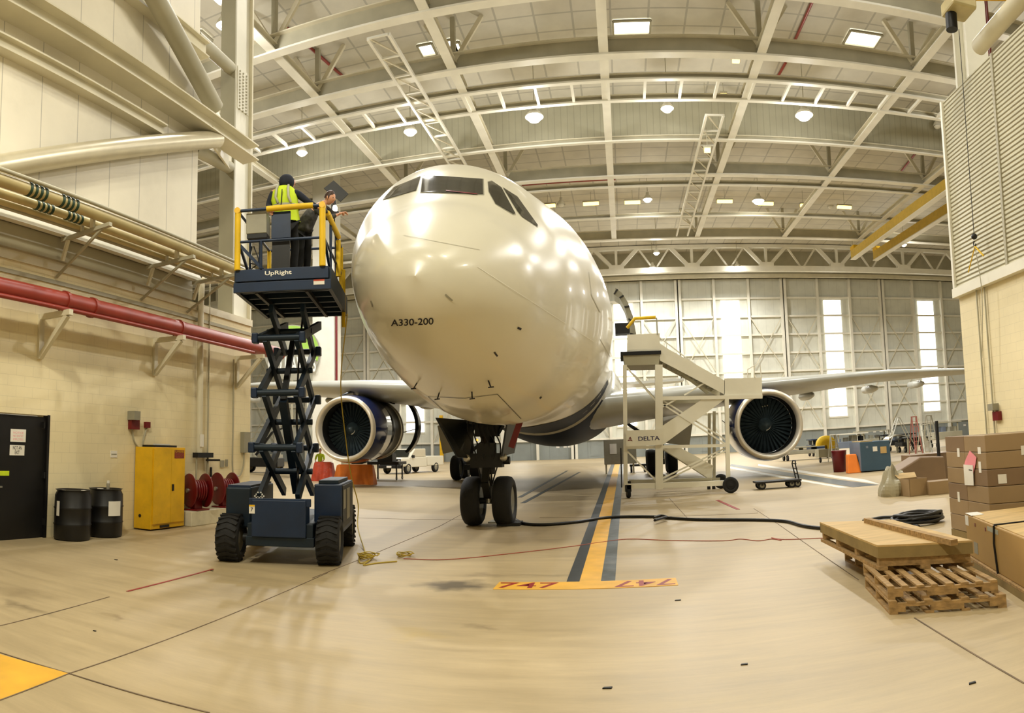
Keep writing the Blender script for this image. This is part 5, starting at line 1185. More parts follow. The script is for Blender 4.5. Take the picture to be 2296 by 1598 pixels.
skinobj('body', [[hip[:3] + (.12,), wst[:3] + (.11,), chs[:3] + (.12,), upc[:3] + (.1,), nek, neck_top], [upc[:3] + (.1,), shl[:3] + (.055,), ell[:3] + (.04,), wrl[:3] + (.027,)], [upc[:3] + (.1,), shr[:3] + (.055,), elr[:3] + (.04,), wrr[:3] + (.027,)], [hip[:3] + (.12,), hl[:3] + (.075,), kl[:3] + (.055,), al[:3] + (.038,)], [hip[:3] + (.12,), hr[:3] + (.075,), kr[:3] + (.055,), ar[:3] + (.038,)]] + arms_h, M_SKIN, p2)
skinobj('plaid_jacket', [[(hip[0], hip[1], hip[2] - .1, .16, .14), hip[:3] + (.16, .14), wst[:3] + (.155, .135), chs, upc, nek[:3] + (.075,)], [upc, shl, ell, wrl[:3] + (.042,)], [upc, shr, elr, wrr[:3] + (.042,)]], M_GRYCL, p2)
skinobj('trousers', [[hip[:3] + (.145, .12), hl, kl, al[:3] + (.062,)], [hip[:3] + (.145, .12), hr, kr, ar[:3] + (.062,)]], M_BLKCL, p2)
head(hdc, ex * .75 - V((0, 0, .35)) - ey * .35, p2, M_HAIR)
shoe(al, ex, p2); shoe(ar, ex + ey * .3, p2)
# square dark board above them with its lamp
yb3 = 1.5
c = V(PXL(754, 423, yb3)); r = empty('tilted_board', c, 0, 'dark square board tilted above the second worker, fixed to a thin pole on the platform', 'board')
dd = .021 * 1
a_, b_, c_, d_ = [V(PXL(*q, yb3)) for q in ((726, 422), (748, 404), (781, 434), (763, 451))]
MB().prism([a_, b_, c_, d_], ey * .04).build('panel', M_DARK, r)
MB().cyl(V(W(xp1 - .1, yb3 + .1, ZD - .06)), (a_ + d_) / 2 + ey * .03, .015, n=8).build('pole', M_DARK, r)
c = V(PXL(751, 468, 1.3)); r = empty('work_light', c, 0, 'small glowing work light held over the rail by the airliner nose', 'lamp')
MB().sph(c, .055, sc=(.8, .8, 1.3)).build('bulb', mat('work_bulb', (255, 246, 220), emit=25.), r)
MB().cyl(c + V((0, 0, .06)), c + V((-.02, 0, .16)), .03).build('socket', M_DARK, r); MB().bar(c + V((-.02, 0, .14)), V(W(xp1 + .02, 1.3, zt2)), .015).build('clamp_arm', M_DARK, r)
# ================================================================== BOARDING STAIRS
YS = 22.0
def sp(x, y, Y=YS): return ony(x, y, Y)
STR = empty('boarding_stairs', (sp(1520, 1100).x, YS + 1.2, 0), 0, 'cream wheeled boarding stairs with zigzag flights standing at the airliner door', 'boarding stairs')
zoff = 0.
def sbar(a, b, w_=.08, m=None, name='frame_bar', dy=0., parent=None, h=None):
    p, q = sp(*a), sp(*b); p.y += dy; q.y += dy
    # keep position on the picture plane of YS, pushed back in depth
    return MB().bar(p, q, w_, h or w_, (0, 1, 0)).build(name, m or M_STEELW, parent or STR)
def spoly(pts, th, m, name, dy=0.):
    P_ = [sp(*p) for p in pts]
    for p in P_: p.y += dy
    return MB().prism(P_, (0, th, 0)).build(name, m, STR)
DY = 2.1
for (x, y0, y1, w_) in ((1401, 818, 1102, .13), (1477, 818, 1096, .24)):
    sbar((x, y0), (x + (2 if x < 1410 else 1), y1), w_, name='post')
sbar((1629, 892), (1633, 1088), .13, name='post')
for x, y0, y1 in ((1608, 920, 1088), (1620, 915, 1085)): sbar((x, y0), (x, y1), .1, M_STEELD, 'post', DY)
for x in (1401, 1478): sbar((x, 830), (x + 2, 1095), .1, M_STEELD, 'post', DY)
spoly([(1406, 750), (1479, 747), (1480, 784), (1406, 785)], .05, M_STEELW, 'guard_panel')
spoly([(1406, 752), (1479, 749), (1480, 784), (1406, 785)], .05, M_STEELW, 'guard_panel', 1.6)
spoly([(1391, 789), (1482, 786), (1482, 794), (1391, 797)], 1.7, M_RUB, 'platform_bumper', -.06)
spoly([(1397, 797), (1480, 794), (1477, 817), (1402, 819)], 1.6, M_STEELD, 'platform_box')
yr_ = MB(); P_ = [sp(1406, 735), sp(1423, 714), sp(1470, 711), ]; yr_.tube(P_, .055, 8); yr_.build('yellow_handrail', M_YELF, STR)
sbar((1472, 712), (1474, 750), .045, M_CHROME, 'rail_post')
# flights
def flight(a0, a1, b1, b0, name='stair_flight', dy=0., m=None):
    o = spoly([a0, a1, b1, b0], .05, m or M_STEELW, name, dy); return o
def treads(p0, p1, n, wd, par):
    mb = MB(); P0, P1 = sp(*p0), sp(*p1)
    for k in range(n):
        q = P0.lerp(P1, (k + .5) / n); mb.bb(q.x - .15, q.x + .15, YS + .1, YS + wd, q.z - .02, q.z + .02)
    mb.build('tread_set', M_STEELD, par)
f1 = flight((1480, 772), (1625, 853), (1625, 884), (1480, 808)); flight((1480, 772), (1625, 853), (1625, 884), (1480, 808), dy=1.2, m=M_STEEL); treads((1480, 800), (1620, 872), 12, 1.2, f1)
f2 = flight((1582, 890), (1632, 890), (1485, 998), (1485, 955)); flight((1582, 890), (1632, 890), (1485, 998), (1485, 955), dy=1.3, m=M_STEEL); treads((1610, 892), (1488, 980), 12, 1.2, f2)
f3 = flight((1487, 1006), (1522, 1000), (1604, 1045), (1600, 1078), dy=.5); flight((1487, 1006), (1522, 1000), (1604, 1045), (1600, 1078), dy=1.9, m=M_STEELD)
sbar((1484, 800), (1590, 880), .09, M_STEELD, 'under_brace', .3)
sbar((1480, 740), (1600, 832), .035, M_STEELW, 'handrail', 1.3); sbar((1480, 755), (1610, 843), .03, M_STEELW, 'handrail', 1.3)
for k in range(4): sbar((1500 + 34 * k, 756 + 24 * k), (1500 + 34 * k, 800 + 19 * k), .025, M_STEELW, 'rail_post', 1.3)
spoly([(1624, 848), (1708, 846), (1709, 880), (1624, 883)], .05, M_STEELW, 'guard_panel'); spoly([(1624, 883), (1709, 880), (1709, 888), (1624, 889)], 1.5, M_STEELW, 'landing_deck')
hr_ = MB(); hr_.tube([sp(1676, 846), sp(1676, 828), sp(1704, 812), sp(1707, 846)], .02, 6); hr_.tube([sp(1691, 846), sp(1691, 820)], .02, 6); hr_.build('landing_rail', M_STEELW, STR)
sbar((1480, 893), (1709, 889), .12, name='cross_beam'); sbar((1480, 893), (1630, 890), .1, M_STEELD, 'cross_beam', DY)
dp_ = spoly([(1404, 965), (1484, 963), (1485, 997), (1404, 1000)], .06, M_STEELW, 'name_panel', -.22)
a = sp(1431, 988); b = sp(1478, 977); t = MB(); text_on(t, 'DELTA', (a.x, YS - .225, a.z), (1, 0, 0), (0, 0, 1), b.x - a.x, b.z - a.z, .004, .012); t.build('lettering', mat('navy_ink', (44, 40, 84), .5), dp_)
e0, e1, e2 = sp(1413, 980), sp(1407, 988), sp(1418, 988); c_ = sp(1413, 984.5)
tr_ = MB(); yy = YS - .226
tr_.prism([(e0.x, yy, e0.z + .02), ((e0.x + e1.x) / 2 - .01, yy, (e0.z + e1.z) / 2), (c_.x, yy, c_.z + .02), ((e0.x + e2.x) / 2 + .01, yy, (e0.z + e2.z) / 2)], (0, -.005, 0))
tr_.prism([(e1.x, yy, e1.z - .01), ((e0.x + e1.x) / 2 - .02, yy, (e0.z + e1.z) / 2 - .025), (c_.x, yy, c_.z - .005), ((e0.x + e2.x) / 2 + .02, yy, (e0.z + e2.z) / 2 - .025), (e2.x, yy, e2.z - .01), (c_.x, yy, c_.z - .035)], (0, -.005, 0))
tr_.build('triangle_emblem', M_REDD, dp_)
sbar((1404, 1003), (1632, 998), .1, name='cross_beam'); sbar((1404, 1003), (1630, 998), .08, M_STEELD, 'cross_beam', DY)
sbar((1406, 1090), (1634, 1082), .16, name='base_beam'); sbar((1410, 1088), (1634, 1082), .14, M_STEELD, 'base_beam', DY); sbar((1480, 1078), (1600, 1074), .06, M_STEELD, 'base_beam', .4)
for (a, b, dy) in (((1404, 822), (1476, 905), 0), ((1420, 822), (1476, 885), DY), ((1484, 905), (1628, 996), 0), ((1484, 895), (1628, 985), .15), ((1407, 1012), (1480, 1086), 0), ((1407, 1014), (1478, 1086), DY), ((1486, 1080), (1628, 1010), 0), ((1486, 1072), (1628, 1004), .1), ((1486, 912), (1520, 893), 0), ((1535, 885), (1580, 858), .1)):
    sbar(a, b, .05, M_STEELW, 'diagonal_brace', dy)
c = onz(1637, 1106); wheel((sp(1637, 1092).x, YS - .15, .26), .26, .16, (.12, 1, 0), STR, rim=M_RUB); wheel((sp(1637, 1092).x, YS + DY, .26), .26, .16, (.12, 1, 0), STR, rim=M_RUB)
for dy in (0, DY):
    q = sp(1409, 1104); o = wheel((q.x, YS + dy, .15), .15, .12, (1, .2, 0), STR, 'caster'); MB().bb(q.x - .1, q.x + .1, YS + dy - .08, YS + dy + .08, .2, .42).build('caster_fork', M_DARK, STR)
for x in (1606, 1618): q = sp(x, 1080); MB().cyl((q.x, YS + DY, 0), (q.x, YS + DY, .3), .06).build('jack_foot', M_DARK, STR)
sbar((1392, 1004), (1394, 1092), .04, M_INK, 'hose', -.1)
# cream cargo panel seen behind the posts
p = ony(1388, 998, 40); MB().bb(p.x - .9, p.x + 1.0, 40, 40.4, p.z - 1.1, p.z + .35).build('equipment_box', M_GREYBOX, None, 'beige box with a white warning label behind the left posts of the boarding stairs', 'box', None, None, .02)
MB().bb(p.x - .85, p.x - .75, 40.1, 40.2, 0, p.z - 1.0).build('stand_leg', M_STEELD, bpy.data.objects['equipment_box']); MB().bb(p.x + .75, p.x + .85, 40.1, 40.2, 0, p.z - 1.0).build('stand_leg', M_STEELD, bpy.data.objects['equipment_box'])
q = p; MB().bb(q.x - .55, q.x - .15, 39.98, 40, q.z - .5, q.z + .1).build('warning_label', M_WHITE, bpy.data.objects['equipment_box'])
# little tow cart behind stairs
c = onz(1431, 1058); c.z = 0; r = empty('tow_dolly', c, 0, 'small dark low dolly on the floor seen between the posts of the boarding stairs', 'dolly')
MB().box((c.x, c.y, .42), (1.0, .9, .12)).build('deck', M_DARK, r)
for sx in (-.4, .4):
    for sy in (-.35, .35): wheel((c.x + sx, c.y + sy, .17), .17, .12, (1, 0, 0), r)
# pushcart
c0, c1 = onz(1706, 1092), onz(1790, 1090)
cx = (c0.x + c1.x) / 2; cy = 22.6; L_ = ony(1793, 1080, cy).x - ony(1692, 1080, cy).x
r = empty('pushcart', (cx, cy, 0), 0, 'dark flat platform pushcart with upright handle on the floor below the right engine', 'pushcart')
xa1, xb1 = ony(1692, 1080, cy).x, ony(1792, 1080, cy).x; zd = ony(1740, 1076, cy).z
MB().bb(xa1, xb1, cy - .35, cy + .35, zd - .06, zd).build('deck', M_DARK, r, bevel=.008)
for x, rd in ((xa1 + .2, .135), (xb1 - .32, .12), (xb1 - .12, .125)):
    for s_ in (-.25, .25): wheel((x, cy + s_, rd), rd, .06, (0, 1, 0), r); MB().bb(x - .03, x + .03, cy + s_ - .05, cy + s_ + .05, rd, zd - .05).build('caster_fork', M_DARK, r)
zt3 = ony(1790, 1032, cy).z; hx = xb1 - .08
hm_ = MB(); hm_.tube([(hx + .02, cy - .22, zd), (hx - .08, cy - .22, zt3 - .1), (hx - .06, cy - .2, zt3), (hx - .06, cy + .2, zt3), (hx - .08, cy + .22, zt3 - .1), (hx + .02, cy + .22, zd)], .022, 8)
for k in range(3): hm_.cyl((hx - .01 - .02 * k, cy - .22, zd + .17 * (k + 1)), (hx - .01 - .02 * k, cy + .22, zd + .17 * (k + 1)), .018, n=8)
hm_.build('handle', M_DARK, r)
# ================================================================== NEAR RIGHT: pallets, crates, boxes
def pallet(o, u, v, Lx, Ly, H_, lab, nb=7, z0=0., grp='wooden pallets at the right'):
    """o: near left corner, u and v: plan directions of its front and its side (racked slightly out of square)"""
    u = V(u).normalized(); v = V(v).normalized(); r = empty('wooden_pallet', (o.x, o.y, z0), 0, lab, 'pallet', grp); t = .022
    def q(mb, a0, a1, b0, b1, za, zb):
        P4 = [V((o.x, o.y, 0)) + u * a + v * b for a, b in ((a0, b0), (a1, b0), (a1, b1), (a0, b1))]; return mb.prism([V((p.x, p.y, z0 + za)) for p in P4], (0, 0, zb - za))
    for k, y in enumerate((.0, Ly / 2 - .02, Ly - .04)):
        mb = MB(); seg = [(0, Lx * .14, 0), (Lx * .14, Lx * .36, .05), (Lx * .36, Lx * .64, 0), (Lx * .64, Lx * .86, .05), (Lx * .86, Lx, 0)]
        for (a, b, c) in seg: q(mb, a, b, y, y + .04, t + c, H_ - t)
        mb.build('stringer', M_WOOD, r)
    wb = Lx / (nb * 1.95)
    for k in range(nb): x = k * (Lx - wb) / (nb - 1); q(MB(), x, x + wb + random.uniform(-.01, .01), -random.uniform(0, .01), Ly, H_ - t, H_).build('deck_board', M_WOOD, r)
    for k in range(4): x = k * (Lx - wb) / 3; q(MB(), x, x + wb, 0, Ly, 0, t).build('bottom_board', M_WOOD, r)
    return r
A = onz(1995, 1378); B_ = onz(2258, 1366); dv = (B_ - A); dv.z = 0; W1 = dv.length; H1 = .125
def dirv(deg): return V((cos(radians(deg)), sin(radians(deg)), 0))
u1, v1 = dirv(-29), dirv(81)
pallet(A, u1, v1, W1, 1.2, H1, 'bottom wooden pallet, nearest the camera, with broken front board', 7)
A2 = onz(1992, 1344, H1); A2.z = 0
pallet(A2, u1, v1, W1 * .95, 1.25, H1, 'wooden pallet stacked second from the floor with open slatted top', 8, H1)
zz = 2 * H1; zt5 = zz + .27
e_f = onz(1967, 1222, zt5); e_f.z = 0; e_b = onz(1838, 1170, zt5); e_b.z = 0
u3 = dirv(-31); v3 = (e_b - e_f).normalized()
r = empty('crate_lid', (e_f.x, e_f.y, zz), 0, 'plywood topped crate lid on wooden runners resting over the pallets', 'crate lid'); Wd = 1.02; Ld = (e_b - e_f).length
def qd(mb, u0, u1_, v0, v1_, z0, z1): P4 = [e_f + u3 * u0 + v3 * v0, e_f + u3 * u1_ + v3 * v0, e_f + u3 * u1_ + v3 * v1_, e_f + u3 * u0 + v3 * v1_]; mb.prism([V((p.x, p.y, z0)) for p in P4], (0, 0, z1 - z0)); return mb
qd(MB(), 0, Wd, 0, Ld, zt5 - .02, zt5).build('plywood_top', M_WOOD2, r)
qd(MB(), .0, .025, .03, Ld, zt5 - .14, zt5 - .02).build('side_board', M_WOODE, r); qd(MB(), .0, Wd, 0, .025, zt5 - .14, zt5 - .02).build('front_board', M_WOODE, r); qd(MB(), Wd - .025, Wd, .03, Ld, zt5 - .14, zt5 - .02).build('side_board', M_WOODE, r); qd(MB(), 0, Wd, Ld - .025, Ld, zt5 - .14, zt5 - .02).build('back_board', M_WOODE, r)
for v in (.0, Ld * .33, Ld * .66, Ld - .14): qd(MB(), .02, Wd - .02, v + .03, v + .11, zz + .04, zt5 - .14).build('spacer', M_WOOD, r)
for u in (.0, Wd / 2 - .05, Wd - .1): qd(MB(), u, u + .1, 0, Ld, zz + .001, zz + .04).build('runner', M_WOOD, r)
a = onz(1943, 1166, zt5 + .03); b = onz(2140, 1216, zt5 + .03); MB().bar((a.x, a.y, zt5 + .031), (b.x, b.y, zt5 + .031), .08, .06).build('timber_batten', M_WOOD, None, 'loose square timber batten lying across the plywood crate lid', 'timber')
q = onz(2090, 1221, zt5 - .06)
b0 = e_f + v3 * (Ld * .56) + u3 * .3
pallet(b0, u3, v3, .68, Ld * .4, H1 * 2 - .002, 'wooden pallet under the far end of the plywood crate lid', 6, 0)
# kraft crate
g0 = onz(2172, 1262); g1 = onz(2252, 1315); g2 = onz(2330, 1368)
dx_ = (g1 - g0); dx_.z = 0; ang = atan2(dx_.y, dx_.x)
hk = None
from mathutils import geometry as _g
kz0 = .11
gg0 = V((g0.x, g0.y, 0)); ud = dx_.normalized(); vd = V((-ud.y, ud.x, 0))
if vd.x < 0: vd = -vd
Lk = 2.3; Wk = .95
def solve_h(px_, py_, base):  # height above base point seen at pixel row
    d = ray(px_, py_); t = (base.x * d.x + base.y * d.y) / (d.x * d.x + d.y * d.y); return EYE + d.z * t
hk = solve_h(2168, 1152, gg0)
r = empty('kraft_crate', gg0, 0, 'long brown kraft crate with a black strap and taped edges at the right edge', 'crate')
def bx2(mb, u0, u1, v0, v1, z0, z1): P4 = [gg0 + ud * u0 + vd * v0, gg0 + ud * u1 + vd * v0, gg0 + ud * u1 + vd * v1, gg0 + ud * u0 + vd * v1]; mb.prism([V((p.x, p.y, z0)) for p in P4], (0, 0, z1 - z0)); return mb
bx2(MB(), 0, Lk, 0, Wk, kz0, hk).build('crate_body', M_KRAFT, r, bevel=.012)
bx2(MB(), .02, Lk - .02, .02, Wk - .02, hk, hk + .01).build('top_sheet', M_WOOD2, r)
ld_ = (onz(2248, 1312) - gg0); ld_.z = 0; us = ld_.dot(ud) * .93
mb = MB(); mb.tube([gg0 + ud * (us - .02) + vd * (-.012) + V((0, 0, hk + .01)), gg0 + ud * (us - .06) + vd * (-.014) + V((0, 0, hk * .7)), gg0 + ud * us + vd * (-.012) + V((0, 0, kz0))], .012, 6); mb.tube([gg0 + ud * (us - .02) + vd * (-.012) + V((0, 0, hk + .015)), gg0 + ud * (us + .03) + vd * Wk + V((0, 0, hk + .015))], .012, 6); mb.build('strap', M_BLACK, r)
bx2(MB(), -.003, .14, -.004, 0, hk - .13, hk - .01).build('tape', M_WHITE, r); bx2(MB(), .0, .3, .0, .16, hk + .011, hk + .014).build('tape', M_WHITE, r)
for u in (.33,): bx2(MB(), u, u + .16, -.004, 0, hk * .3, hk * .52).build('fragile_mark', M_GREYBOX, r)
for u in (.42, .85): bx2(MB(), u, u + .04, -.005, 0, hk - .1, hk - .06).build('staple_mark', M_REDD, r)
bx2(MB(), .95, 1.35, -.004, 0, hk - .08, hk - .03).build('clear_tape', M_REFL, r)
rp2 = empty('wooden_pallet', gg0 - vd * .03, 0, 'dark low pallet under the long kraft crate', 'pallet', 'wooden pallets at the right')
for v in (-.03, Wk / 2, Wk - .07): bx2(MB(), .02, Lk, v, v + .09, 0, kz0 - .03).build('runner', M_WOODE, rp2)
bx2(MB(), 0, Lk, -.03, Wk, kz0 - .028, kz0 - .001).build('deck', M_WOOD, rp2)
# wrapped carton stack
s0 = onz(2127, 1195); s1 = onz(2205, 1215)
k0 = onz(2132, 1200); cor = V((5.12, 8.95, 0))
# near corner column: the edge between the two faces at px 2208
def at_px_line(px_, dist):
    d = ray(px_, 1000); d2 = V((d.x, d.y, 0)).normalized(); return d2 * dist
cn = at_px_line(2209, 9.6); cl = at_px_line(2120, 10.9); crr = at_px_line(2330, 9.6)
zt6 = solve_h(2209, 978, cn); zt7 = solve_h(2120, 976, cl)
uL = (cl - cn); wL = uL.length; uL.normalize(); uR = (crr - cn); uR.normalize(); wR = 1.25
STK = empty('wrapped_carton_stack', cn, 0, 'tall plastic wrapped stack of brown cartons with a pink tag behind the kraft crate', 'carton stack')
nrow = 6; zt8 = (zt6 + zt7) / 2; hh = (zt8 - .12) / nrow
def bx3(mb, a0, a1, b0, b1, z0, z1): P4 = [cn + uL * a0 + uR * b0, cn + uL * a1 + uR * b0, cn + uL * a1 + uR * b1, cn + uL * a0 + uR * b1]; mb.prism([V((p.x, p.y, z0)) for p in P4], (0, 0, z1 - z0)); return mb
for k in range(nrow):
    z0 = .12 + k * hh
    for j in range(2):
        s_ = wL / 2; bx3(MB(), j * s_ + .003, (j + 1) * s_ - .003, .0, .62, z0 + .003, z0 + hh - .003).build('carton', M_CARD if (k + j) % 3 else M_CARDD, STK, bevel=.008)
        bx3(MB(), j * s_ + .003, (j + 1) * s_ - .003, .626, wR, z0 + .003, z0 + hh - .003).build('carton', M_CARDD, STK, bevel=.008)
bx3(MB(), 0, wL, 0, wR, 0, .115).build('base_pallet', M_WOODE, STK)
for (a, z, w_, h_) in ((.62, .8, .09, .13), (.12, .66, .08, .16), (.7, .36, .08, .15), (.1, .83, .1, .1)):
    zc_ = z * zt8; bx3(MB(), a * wL, a * wL + w_, -.006, -.003, zc_, zc_ + h_).build('carton_label', M_WHITE, STK)
for (b, z) in ((.62, .8), (.72, .46), (.18, .56)):
    zc_ = z * zt8; bx3(MB(), -.008, -.005, b * .8, b * .8 + .12, zc_, zc_ + .13).build('carton_label', M_WHITE, STK)
tg0 = at_px_line(2170, 10.05)
def face_pt(px_, py_, off=-.02):   # point on the left face of the stack
    d = ray(px_, py_); n_ = V((uL.y, -uL.x, 0)); o_ = V((0, 0, EYE)); t = ((cn + uR * off) - o_).dot(n_) / d.dot(n_); return o_ + d * t
pk = [face_pt(*q) for q in ((2174, 1010), (2189, 1025), (2187, 1040), (2182, 1062), (2160, 1048), (2165, 1030))]
MB().prism(pk, V((uL.y, -uL.x, 0)) * .004).build('pink_tag', M_PINK, STK); wt = [face_pt(*q, -.03) for q in ((2160, 1041), (2181, 1043), (2183, 1088), (2163, 1087))]; MB().prism(wt, V((uL.y, -uL.x, 0)) * .004).build('paper_tag', M_WHITE, STK)
ln = [face_pt(*q, -.034) for q in ((2172, 1052), (2179, 1053), (2179, 1055), (2172, 1054))]; MB().prism(ln, V((uL.y, -uL.x, 0)) * .002).build('tag_stamp', M_INK, STK)
# black cable coil
q = onz(2085, 1176); c = V((q.x - .1, q.y + .25, 0)); mb = MB()
r = empty('cable_coil', c, 0, 'heap of thick black cable coiled on the floor left of the wrapped cartons', 'cable')
for k in range(11):
    rr_ = .28 + .035 * (k % 4); zz_ = .045 + .035 * (k // 2) * .8
    mb.tube([(c.x + random.uniform(-.03, .03) + rr_ * 1.25 * cos(t), c.y + rr_ * .8 * sin(t) + .03 * (k % 3), zz_ + .012 * sin(3 * t + k)) for t in [2 * pi * j / 28 for j in range(28)]], .03, 7, closed=True)
mb.build('coil_turns', M_BLACK, r)
mb = MB(); 
for pts in ([(2060, 1168), (2030, 1150), (2005, 1158), (1975, 1160), (1935, 1168)], [(2060, 1180), (2020, 1172), (1990, 1168), (1950, 1166)]):
    mb.tube(curve_pts([onz(*p, .035) for p in pts], 8), .03, 8)
mb.build('cable_tail', M_BLACK, r)
mb = MB(); pts = [(1150, 1160), (1172, 1172), (1215, 1176), (1290, 1170), (1350, 1161), (1400, 1158), (1470, 1158), (1490, 1160), (1560, 1164), (1690, 1165), (1760, 1168), (1800, 1178), (1850, 1184), (1900, 1182)]
mb.tube(curve_pts([onz(*p, .034) for p in pts], 8), .033, 10); mb.tube(curve_pts([onz(*p, .09) for p in ((1468, 1166), (1482, 1162), (1494, 1158), (1480, 1156), (1466, 1160))], 5), .03, 8)
mb.build('power_cable', M_BLACK, None, 'thick black power cable lying from the nose wheel to the pallets', 'cable')
def cord(pts, rad, m, lab, z=.008): return MB().tube(curve_pts([onz(*p[:2], p[2] if len(p) > 2 else z) for p in pts], 6), rad, 6).build('thin_cord', m, None, lab, 'cord')
cord([(905, 1252), (1000, 1254), (1150, 1240), (1300, 1222), (1340, 1216), (1410, 1208), (1500, 1211), (1620, 1212), (1660, 1208), (1700, 1212), (1730, 1208), (1752, 1211), (1730, 1205), (1760, 1209), (1840, 1206), (1880, 1207)], .007, M_CORDR, 'thin red cord running across the floor under the black power cable')
# yellow cord from platform: hangs through engine view, then on floor
P1 = [V(l2w(x1 + .03, yP1 - .3, Z0)), ony(762, 800, 12.2), ony(766, 900, 12.4), ony(775, 985, 12.5), ony(786, 1035, 12.5)]
P2 = [onz(790, 1092, 0.3), onz(803, 1125, .12), onz(803, 1165, .06), onz(802, 1190, .02), onz(818, 1235, .01), onz(825, 1255, .01), onz(808, 1262, .01), onz(806, 1248, .02), onz(822, 1240, .02), onz(832, 1252, .02), onz(815, 1266, .01), onz(845, 1262, .01), onz(890, 1258, .01)]
P1 = [V(l2w(x1 + .03, yP1 - .3, Z0)), ony(764, 860, 12.9), ony(776, 990, 12.9), ony(788, 1070, 12.9), ony(803, 1130, 12.9), ony(802, 1180, 12.4)] + P2[4:]
MB().tube(curve_pts(P1, 8), .011, 6).build('extension_cord', M_CORDY, None, 'yellow cord hanging from the lift platform and looping on the floor', 'cord')
for (x, y, l) in ((822, 1252, 'small tangle of yellow cord on the floor right of the lift wheel'), (906, 1247, 'small round loop of yellow cord at the end of the thin red cord')):
    c = onz(x, y); mb = MB()
    for k in range(5 if x < 900 else 3): mb.tube([(c.x + (.1 + .02 * k) * cos(t) + .02 * k, c.y + .16 * sin(t) - .03 * k, .014 + .018 * k + .02 * sin(2 * t + k) ** 2) for t in [2 * pi * j / 18 for j in range(18)]], .009, 5, closed=True)
    mb.build('cord_loops', M_CORDY, None, l, 'cord')
for (x, y, s_, l) in ((1520, 1346, .06, 'flat dark scrap on the floor in front of the stop bar'), (1669, 1490, .05, 'tiny dark chip on the open floor, right of centre'), (212, 1415, .03, 'tiny dark chip on the floor left of the long joint'), (260, 1255, .05, 'small dark chip on the floor in front of the drums'), (475, 1280, .04, 'small dark chip beside the left front lift wheel'), (2180, 1532, .05, 'small dark chip near the lower right corner'), (1362, 1543, .06, 'thin dark sliver near the bottom edge')):
    c = onz(x, y); s_ *= .6; MB().prism([(c.x - s_, c.y - s_ * .3, .001), (c.x + s_ * .8, c.y - s_ * .35, .001), (c.x + s_, c.y + s_ * .4, .001), (c.x - s_ * .7, c.y + s_ * .3, .001)], (0, 0, .008)).build('debris', M_DARK, None, l, 'debris')
# right wall fittings
q = onx(2240, 932, XR); r = empty('fire_alarm', q, 0, 'red fire alarm box with grey strobe on the right block wall above the cartons', 'alarm')
MB().bb(XR - .1, XR, q.y - .12, q.y + .12, q.z - .1, q.z + .1).build('red_box', M_REDD, r); MB().bb(XR - .16, XR, q.y - .02, q.y + .2, q.z + .13, q.z + .28).build('strobe', M_GREYBOX, r)
for px_, l in ((2200, 'left'), (2218, 'right')):
    q = onx(px_, 800, XR - .05); MB().cyl((XR - .05, q.y, .3), (XR - .05, q.y, 4.8), .02, n=8).build('conduit', M_STEELD, None, '%s one of the two thin conduits rising on the right block wall' % l, 'conduit', 'pair of conduits on the right wall')
q = onx(2185, 540, XR - .35); r = empty('hoist_hook', q, 0, 'black hook with a yellow sling hanging in front of the right corrugated wall', 'hook')
MB().tube([(q.x, q.y, q.z + .1), (q.x, q.y, 10.6)], .009, 6).build('chain', M_DARK, r)
MB().sph((q.x, q.y, q.z + .1), .07).build('hook_block', M_BLACK, r); MB().tube([(q.x, q.y + .05 * sin(t), q.z - .06 + .06 * cos(t)) for t in [radians(20 + 30 * k) for k in range(9)]], .016, 6).build('hook', M_BLACK, r)
sl = MB(); sl.tube([(q.x, q.y, q.z - .12), (q.x, q.y + .38, q.z - .62)], .014, 6); sl.tube([(q.x, q.y, q.z - .12), (q.x, q.y - .34, q.z - .42)], .02, 6); sl.build('yellow_sling', M_YELF, r)
MB().tube(curve_pts([(q.x, q.y, q.z - .1), (q.x + .03, q.y - .1, q.z - 1.2), (q.x, q.y + .05, q.z - 2.6)], 6), .01, 5).build('rope', M_STEELD, r)
q = onx(2150, 25, XR - .5); r = empty('hoist', q, 0, 'cream electric hoist with a dark motor at the top right above the corrugated wall', 'hoist')
MB().box((q.x, q.y, q.z + .1), (.6, .6, .3)).build('housing', M_PIPEB, r, bevel=.05); MB().cyl((q.x - .15, q.y + .1, q.z - .4), (q.x - .15, q.y + .1, q.z - .05), .13).build('motor', M_DARK, r, bevel=.03)
MB().bar((q.x - .3, q.y, q.z + .4), (q.x + 1.5, q.y - .6, q.z + .5), .3, .3).build('jib_beam', M_YEL, r)
c0 = ony(2175, 200, 16.5); c1 = ony(2222, 200, 16.5); cm = MB(); cm.bb(c0.x, c1.x, 16.5, 16.6, 0, ZR); cm.bb(c0.x, c1.x, 17.2, 17.3, 0, ZR); cm.bb(c0.x + .3, c0.x + .36, 16.6, 17.2, 0, ZR)
cm.build('steel_column', M_STEELW, None, 'cream steel column rising behind the right corrugated wall', 'column')
MB().cyl(onx(2195, 105, XR + .25), onx(2330, -60, XR + .25) + V((0, -2, 0)), .2).build('brace_pipe', M_STEEL, None, 'round cream brace crossing above the right corrugated wall', 'brace')
a_ = ony(2235, 20, 16.9); MB().cyl((a_.x, 17.6, 9.9), (a_.x, 17.6, ZR - .1), .12).build('downpipe', M_REDD, None, 'dark red pipe between the column and the brace at the top right', 'pipe')
